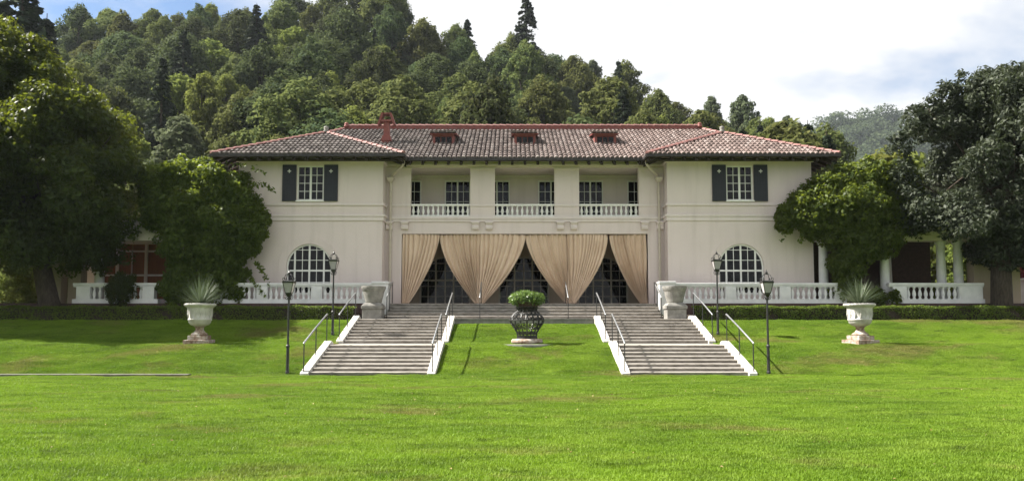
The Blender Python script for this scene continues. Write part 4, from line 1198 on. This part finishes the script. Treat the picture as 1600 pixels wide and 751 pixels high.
bush('climbing_vine', 'large bright-topped leafy vine mass at the right corner of the villa', 'vine', lobR, 88000, .125, 'leaf_vine', P(1350, 474, 39.9), .09, 'vine masses on the porch ends',
     extra=trailing([(1250, 345, 1222, 375, 39.7), (1265, 350, 1250, 380, 39.7), (1310, 400, 1316, 470, 39.3), (1325, 300, 1290, 285, 39.8)]))
bush('clipped_shrub', 'dark round clipped shrub before the left porch balustrade', 'shrub', [blob(190, 452, 24, 39.2, .9), blob(190, 445, 20, 39.2, .9), blob(182, 462, 16, 39.2)], 6000, .07, 'leaf_ever', P(190, 476, 39.2), .04)
bush('shrub', 'sunlit green shrub at the left edge beyond the tree trunk', 'shrub', [blob(10, 455, 22, 42.5), blob(35, 450, 20, 42.5), blob(20, 430, 22, 42.5), blob(45, 430, 14, 42.5), blob(40, 468, 16, 42.3)], 5000, .13, 'leaf_bright', P(25, 474, 42.5), .04)
bush('shrub', 'dark tall shrub filling the gap left of the porch piers', 'shrub', [blob(60, 440, 24, 46), blob(30, 400, 34, 47), blob(80, 410, 30, 46.5), (-29, 47, 8, 3, 2, 2.2), (-27, 47, 5.5, 2.5, 2, 2.5), (-25, 47.5, 6.5, 2.4, 2, 2.4)], 14000, .16, 'leaf_ever', P(60, 474, 46.5), .06)
bush('shrub', 'fresh green shrub seen between the right porch columns', 'shrub', [blob(1488, 410, 18, 49), blob(1502, 430, 20, 49), blob(1485, 445, 20, 49), blob(1505, 395, 18, 49)], 6000, .15, 'leaf_bright', P(1490, 474, 49), .04)
bush('plum_shrub', 'plum-red leafy shrub beyond the right porch piers', 'shrub', [blob(1530, 400, 24, 50), blob(1555, 420, 26, 50), blob(1520, 440, 22, 50), blob(1590, 405, 22, 50), blob(1560, 455, 22, 50), blob(1600, 430, 18, 50)], 8000, .15, 'leaf_red', P(1550, 474, 50), .04)
x, y, z = P(1596, 474, 45)
t = thing('garden_shed', 'white painted box with a flat lid at the right edge', 'shed', (x+.62, y, TZ))
put('body', MB().box(-.72, .72, -.5, .5, 0, 1.45), 'white', t, bevel=.03)
put('lid', MB().box(-.8, .8, -.58, .58, 1.452, 1.6), 'white', t, bevel=.03)
# lantern at the left edge
x, y, z = P(2, 397, 41)
t = thing('lamp_post', 'pale lantern lamp cut by the left edge of the picture', 'lamp post', (x-.05, y, TZ), None)
h = z-TZ
put('post', MB().lathe([(.06, 0), (.05, .1), (.035, .3), (.03, h-.55), (.06, h-.5)], 8), 'black_iron', t)
put('lantern', MB().lathe([(.08, h-.5), (.2, h-.15), (.2, h-.12)], 8), 'urn', t)
put('lantern_cap', MB().lathe([(.24, h-.12), (.2, h-.03), (.05, h+.02), (.02, h+.08)], 10), 'urn', t)

# ------------------------------------------------------------------ big garden trees
def crown_lobes(env, yc, depth, n, r0, r1, xc):
    """env: list of (z, xmin, xmax); lobes fill the envelope near its skin"""
    zs_ = np.array([e[0] for e in env]); lo = np.array([e[1] for e in env]); hi = np.array([e[2] for e in env])
    out = []
    while len(out) < n:
        z_ = rng.uniform(zs_[0], zs_[-1]); a = rng.uniform(0, 2*math.pi); r_ = rng.uniform(r0, r1)
        xl, xh = np.interp(z_, zs_, lo)+r_*.8, np.interp(z_, zs_, hi)-r_*.8
        if xh <= xl: continue
        cx_, hx = (xl+xh)/2, (xh-xl)/2
        f_ = rng.random()**.45
        out.append((cx_+hx*f_*math.cos(a), yc+depth*hx/6*f_*math.sin(a), min(z_, zs_[-1]-r_*.7), r_, r_, r_*.85))
    return out
def big_tree(name, label, base, trunk_pts, rad, lobes, n, size, mat, aspect=1.7):
    t = thing(name, label, 'tree', base)
    C_, N_ = lobes_leaves(lobes, n, .6, 10)
    V_, F_ = leaf_quads(C_-np.array(base), N_, size, aspect, .3, .85)
    put('crown', np_mesh('crown', V_, F_, mat), None, t)
    mb = MB().tube([Vector(p)-Vector(base) for p in trunk_pts], rad, 12)
    top = Vector(trunk_pts[-2])-Vector(base)
    for lb in lobes[::2]:
        e = Vector(lb[:3])-Vector(base); k = random.uniform(.35, .9)
        s_ = top*k + (Vector(trunk_pts[-1])-Vector(base)-top)*max(0, k-.6)
        mid_ = s_.lerp(e, .5)+Vector((random.uniform(-.4, .4), random.uniform(-.4, .4), .35))
        mb.tube([s_, mid_, e], [rad[-1]*.7, rad[-1]*.45, .03], 6)
    put('trunk', mb, 'bark', t, smooth=True)
    return t
envL = [(4.8, -30, -20.3), (6.2, -31, -18.9), (8, -31.5, -18.5), (10.3, -31.5, -18.4), (12, -31, -19.1), (13.4, -31, -20.2), (14.6, -30, -21.8), (15.8, -29, -23.8), (16.8, -27.5, -25.4)]
lob = crown_lobes(envL, 38.4, 5.2, 115, 1.0, 2.0, -25)
big_tree('evergreen_tree', 'huge dark evergreen tree with a leaning trunk at the left', (-23.3, 38.9, 2.1), [(-23.2, 38.9, 2.0), (-23.45, 38.9, 3.0), (-23.9, 39, 4.6), (-24.3, 39.1, 7), (-24.8, 39.2, 11), (-25.4, 39.3, 15)], [.62, .48, .42, .36, .25, .1], lob, 180000, .14, 'leaf_ever')
envR = [(5.4, 20.5, 32), (6.8, 19.5, 32.5), (9, 19.3, 33), (11.4, 19.6, 33), (12.6, 20.6, 32), (13.8, 22, 31), (14.7, 24, 29.5)]
lob = crown_lobes(envR, 39.3, 4.2, 95, .9, 1.7, 26)
lob += [blob(1425, 190, 22, 39), blob(1450, 170, 24, 39), blob(1480, 150, 26, 39), blob(1505, 132, 22, 39), blob(1540, 128, 26, 39), blob(1575, 126, 24, 39), blob(1600, 120, 22, 39), blob(1470, 200, 34, 39), blob(1530, 180, 40, 39), blob(1590, 180, 40, 39), blob(1412, 225, 22, 39), blob(1410, 270, 24, 39)]
big_tree('holm_oak', 'large grey-green leathery tree at the right with a dark trunk', (24.8, 38.9, 2.1), [(24.75, 38.9, 2.0), (24.8, 38.9, 3.0), (24.9, 39, 5), (25.2, 39.1, 8), (25.8, 39.2, 11), (26, 39.3, 13.5)], [.6, .5, .46, .38, .24, .1], lob, 170000, .125, 'leaf_oakgrey', 1.9)

# ------------------------------------------------------------------ trees of the wooded hill
def proto_round(n, h, w, nl, mat, size, seed, low=.15):
    global rng
    keep = rng; rng = np.random.default_rng(seed)
    lb = []
    for k in range(nl):
        f_ = (k+.5)/nl; z_ = h*(low+(.93-low)*f_)
        rr_ = w*math.sin(math.pi*min(1, .18+.80*f_))**.7
        a = k*2.4+rng.uniform(-.5, .5); r_ = rng.uniform(.19, .36)*w
        q = max(0, rr_-r_*.7)*rng.uniform(.5, 1.05)
        lb.append((q*math.cos(a), q*math.sin(a), z_, r_, r_, r_*rng.uniform(.7, 1.0)))
    C_, N_ = lobes_leaves(lb, n, .5, 4, .95)
    V_, F_ = leaf_quads(C_, N_, size, 1.5, .3, .55)
    rng = keep
    tr_ = MB().tube([(0, 0, -1.5), (.1, 0, h*.3), (-.1, .1, h*.75)], [.035*h, .025*h, .008*h], 7)
    for q in lb[::3]: tr_.tube([(0, 0, h*random.uniform(.15, .4)), (q[0]*.5, q[1]*.5, q[2]*.7), q[:3]], [.012*h, .008*h, .003*h], 5)
    tm = tr_.mesh('trunk'); tm.materials.append(M['bark'])
    return np_mesh('crown', V_, F_, mat), tm
def proto_conifer(n, h, w, mat, seed):
    r2 = np.random.default_rng(seed)
    C_, N_ = [], []
    nw = int(h*1.3)
    for k in range(nw):
        f_ = k/nw; z_ = h*(.12+.86*f_); L = w*(1-f_)**.8*r2.uniform(.75, 1.1)+.15
        for b_ in range(7):
            a = r2.uniform(0, 2*math.pi); m_ = int(n/nw/7)
            s_ = r2.random(m_)**.7
            px_ = np.cos(a)*L*s_; py_ = np.sin(a)*L*s_
            C_.append(np.stack([px_+r2.normal(0, .12*L*.5, m_), py_+r2.normal(0, .12*L*.5, m_), z_-.28*L*s_**1.4+r2.normal(0, .12, m_)], 1))
            N_.append(np.tile([np.cos(a)*.4, np.sin(a)*.4, 1.0], (m_, 1)))
    V_, F_ = leaf_quads(np.vstack(C_), np.vstack(N_), .34, 1.9, .3, .5)
    tm = MB().tube([(0, 0, -1.5), (0, 0, h*.5), (0, 0, h*.99)], [.022*h, .013*h, .002*h], 6).mesh('trunk'); tm.materials.append(M['bark'])
    return np_mesh('crown', V_, F_, mat), tm
KINDS = {
 'oak': [proto_round(11500, 11, 5.6, 36, 'leaf_dark', .31, 11), proto_round(11500, 10, 6.0, 38, 'leaf_dark', .31, 12)],
 'broad': [proto_round(11500, 11, 5.2, 36, 'leaf_olive', .31, 13), proto_round(11500, 12, 5.0, 38, 'leaf_olive', .31, 14)],
 'fresh': [proto_round(9500, 10, 4.2, 30, 'leaf_bright', .29, 15), proto_round(9500, 9, 4.6, 30, 'leaf_bright', .29, 16)],
 'silver': [proto_round(9000, 11, 3.6, 30, 'leaf_silver', .27, 17)],
 'conifer': [proto_conifer(5200, 17, 3.6, 'leaf_conifer', 18), proto_conifer(5200, 15, 3.2, 'leaf_conifer', 19)],
}
WORDS = {'oak': 'dark rounded oak', 'broad': 'olive broad tree', 'fresh': 'fresh bright tree', 'silver': 'silvery slender tree', 'conifer': 'dark pointed conifer'}
NAMES = {'oak': 'oak_tree', 'broad': 'broadleaf_tree', 'fresh': 'young_broadleaf_tree', 'silver': 'poplar_tree', 'conifer': 'conifer_tree'}
def project(X, Y, Z):
    th = R(4.0); z = Z-1.8; d = Y*math.cos(th)+z*math.sin(th); w_ = -Y*math.sin(th)+z*math.cos(th)
    return 800+1200*X/d, 508-1200*math.tan(th)-1200*w_/d
planted = []
def plant(kind, X, Y, Z, sc, rz, var=0, label=None):
    cm, tm = KINDS[kind][var % len(KINDS[kind])]
    t = thing(NAMES[kind], label, 'tree', (X, Y, Z), 'trees of the wooded hill', rz)
    a_ = random.uniform(.78, 1.12) if label is None else 1.0
    t.scale = (sc*a_*random.uniform(.92, 1.08), sc*a_*random.uniform(.92, 1.08), sc*(random.uniform(.8, 1.18) if label is None else 1.0))
    put('crown', cm, None, t); put('trunk', tm, None, t)
    if label is None: planted.append((t, kind, X, Y, Z, sc))
    return t
r3 = np.random.default_rng(23)
rowsY = [64, 71, 78.5, 87, 96, 105, 115, 126, 138, 150, 163, 176, 187]
for ri, y0 in enumerate(rowsY):
    xl, xr_ = -.70*y0-4, min(.42*y0+2, 66)
    sp_ = 7.0+.018*(y0-60)
    x = xl+r3.uniform(0, sp_)
    while x < xr_:
        X_, Y_ = x+r3.uniform(-1.6, 1.6), y0+r3.uniform(-2.6, 2.6)
        Z_ = float(hill_z(np.array(X_), np.array(Y_)))
        px, py = project(X_, Y_, Z_+8)
        q = r3.random()
        if px > 980 and y0 > 100: kind = 'silver' if q < .4 else 'broad' if q < .8 else 'conifer' if q < .84 else 'fresh'
        elif 700 < px < 1000: kind = 'oak' if q < .35 else 'conifer' if q < .40 else 'broad' if q < .85 else 'silver'
        elif ri < 3: kind = 'fresh' if q < .34 else 'silver' if q < .5 else 'broad' if q < .8 else 'oak'
        else: kind = 'oak' if q < .42 else 'broad' if q < .80 else 'fresh' if q < .97 else 'conifer'
        sc = r3.uniform(.82, 1.3)*(.72 if ri == 0 else .85 if ri == 1 else 1.0)
        if kind == 'conifer': sc *= .85
        if y0 > 140 and px > 1000: sc *= .9
        plant(kind, X_, Y_, Z_, sc, r3.uniform(0, 6.28), int(r3.integers(4)))
        x += sp_*r3.uniform(.8, 1.2)
# distinct single trees
X_, Y_ = 3.6, 186.0
plant('conifer', X_, Y_, float(hill_z(np.array(X_), np.array(Y_)))-.5, 1.55, 1.0, 0, 'tall lone dark conifer standing above the skyline right of centre')
for px, pyt, Y_, kind, var, lab in [
    (1222, 188, 74, 'broad', 0, 'olive rounded tree behind the right wing hip, nearest the sky gap'),
    (1290, 180, 78, 'conifer', 1, 'dark conifer behind the right end of the villa roof'),
    (1262, 192, 80, 'conifer', 0, 'slim dark conifer left of the one at the right roof end'),
    (1345, 245, 66, 'oak', 1, 'low dark tree behind the bright right vine mass'),
    (1385, 240, 64, 'fresh', 0, 'yellow-green tree rising behind the right vine mass'),
    (1430, 236, 62, 'fresh', 1, 'yellow-green tree between right vine and grey-green tree'),
    (1160, 182, 105, 'conifer', 1, 'small dark conifer above the ridge finial of the right wing'),
    (1187, 194, 120, 'conifer', 0, 'thin pointed conifer right of the right wing finial'),
    (1238, 195, 125, 'conifer', 1, 'thin pointed conifer left of the olive tree behind right wing'),
    (38, -45, 88, 'conifer', 0, 'big dark conifer in the upper left corner'),
    (75, -8, 92, 'conifer', 1, 'dark conifer right of the one in the upper left corner'),
    (8, -40, 86, 'conifer', 1, 'big dark conifer at the very left edge of the sky')]:
    x, y, z = P(px, pyt, Y_); zb = float(hill_z(np.array(x), np.array(Y_)))
    hp = {'broad': 11.2, 'conifer': 16.2, 'oak': 10.5, 'fresh': 9.6}[kind]
    plant(kind, x, y, zb-.3, max(.35, (z-zb)/hp), px*.37, var, lab)
# a label for each hill tree that says where on the slope it grows
MARK = [(-400, 110, 'left of evergreen top'), (110, 235, 'above the evergreen'), (235, 372, 'above the left vine'), (372, 470, 'above left wing window'), (470, 560, 'above left wing finial'),
        (560, 650, 'above the chimney'), (650, 755, 'above the left dormer'), (755, 885, 'above the middle dormer'), (885, 1000, 'above the right dormer'), (1000, 1100, 'above the main ridge end'), (1100, 2400, 'above the right wing')]
BAND = [(-900, 60, 'near skyline'), (60, 105, 'on upper slope'), (105, 145, 'on middle slope'), (145, 185, 'on lower slope'), (185, 900, 'behind roofs')]
ORD = ['first', 'second', 'third', 'fourth', 'fifth', 'sixth', 'seventh', 'eighth', 'ninth', 'tenth', 'eleventh', 'twelfth'] + ['%dth' % k for k in range(13, 60)]
cells = {}
for rec in planted:
    px, py = project(rec[2], rec[3], rec[4]+7*rec[5])
    mk = next(m_[2] for m_ in MARK if m_[0] <= px < m_[1]); bd = next(b_[2] for b_ in BAND if b_[0] <= py < b_[1])
    cells.setdefault((rec[1], mk, bd), []).append((px, rec[0]))
for (kind, mk, bd), lst in cells.items():
    lst.sort(key=lambda q: q[0])
    for k, (_, o) in enumerate(lst):
        o['label'] = '%s in wood %s %s' % (WORDS[kind], bd, mk) + ('' if len(lst) == 1 else ', %s from left' % ORD[k])
print('hill trees', len(planted), 'objects', len(bpy.data.objects))

# ------------------------------------------------------------------ the hazy air
hz = tag(put('haze', MB().box(-1600, 1600, -1600, 1600, -1.7, 260)), 'thin pale haze in the air of the valley', 'haze', kind='stuff')
m = bpy.data.materials.new('pale_haze'); m.use_nodes = True
nt = m.node_tree; nt.nodes.remove(nt.nodes['Principled BSDF'])
pv = nt.nodes.new('ShaderNodeVolumePrincipled')
pv.inputs['Color'].default_value = (0.80, 0.88, 1.0, 1)
pv.inputs['Density'].default_value = 0.0001
pv.inputs['Anisotropy'].default_value = 0.2
nt.links.new(pv.outputs[0], nt.nodes['Material Output'].inputs['Volume'])
hz.data.materials.append(m)
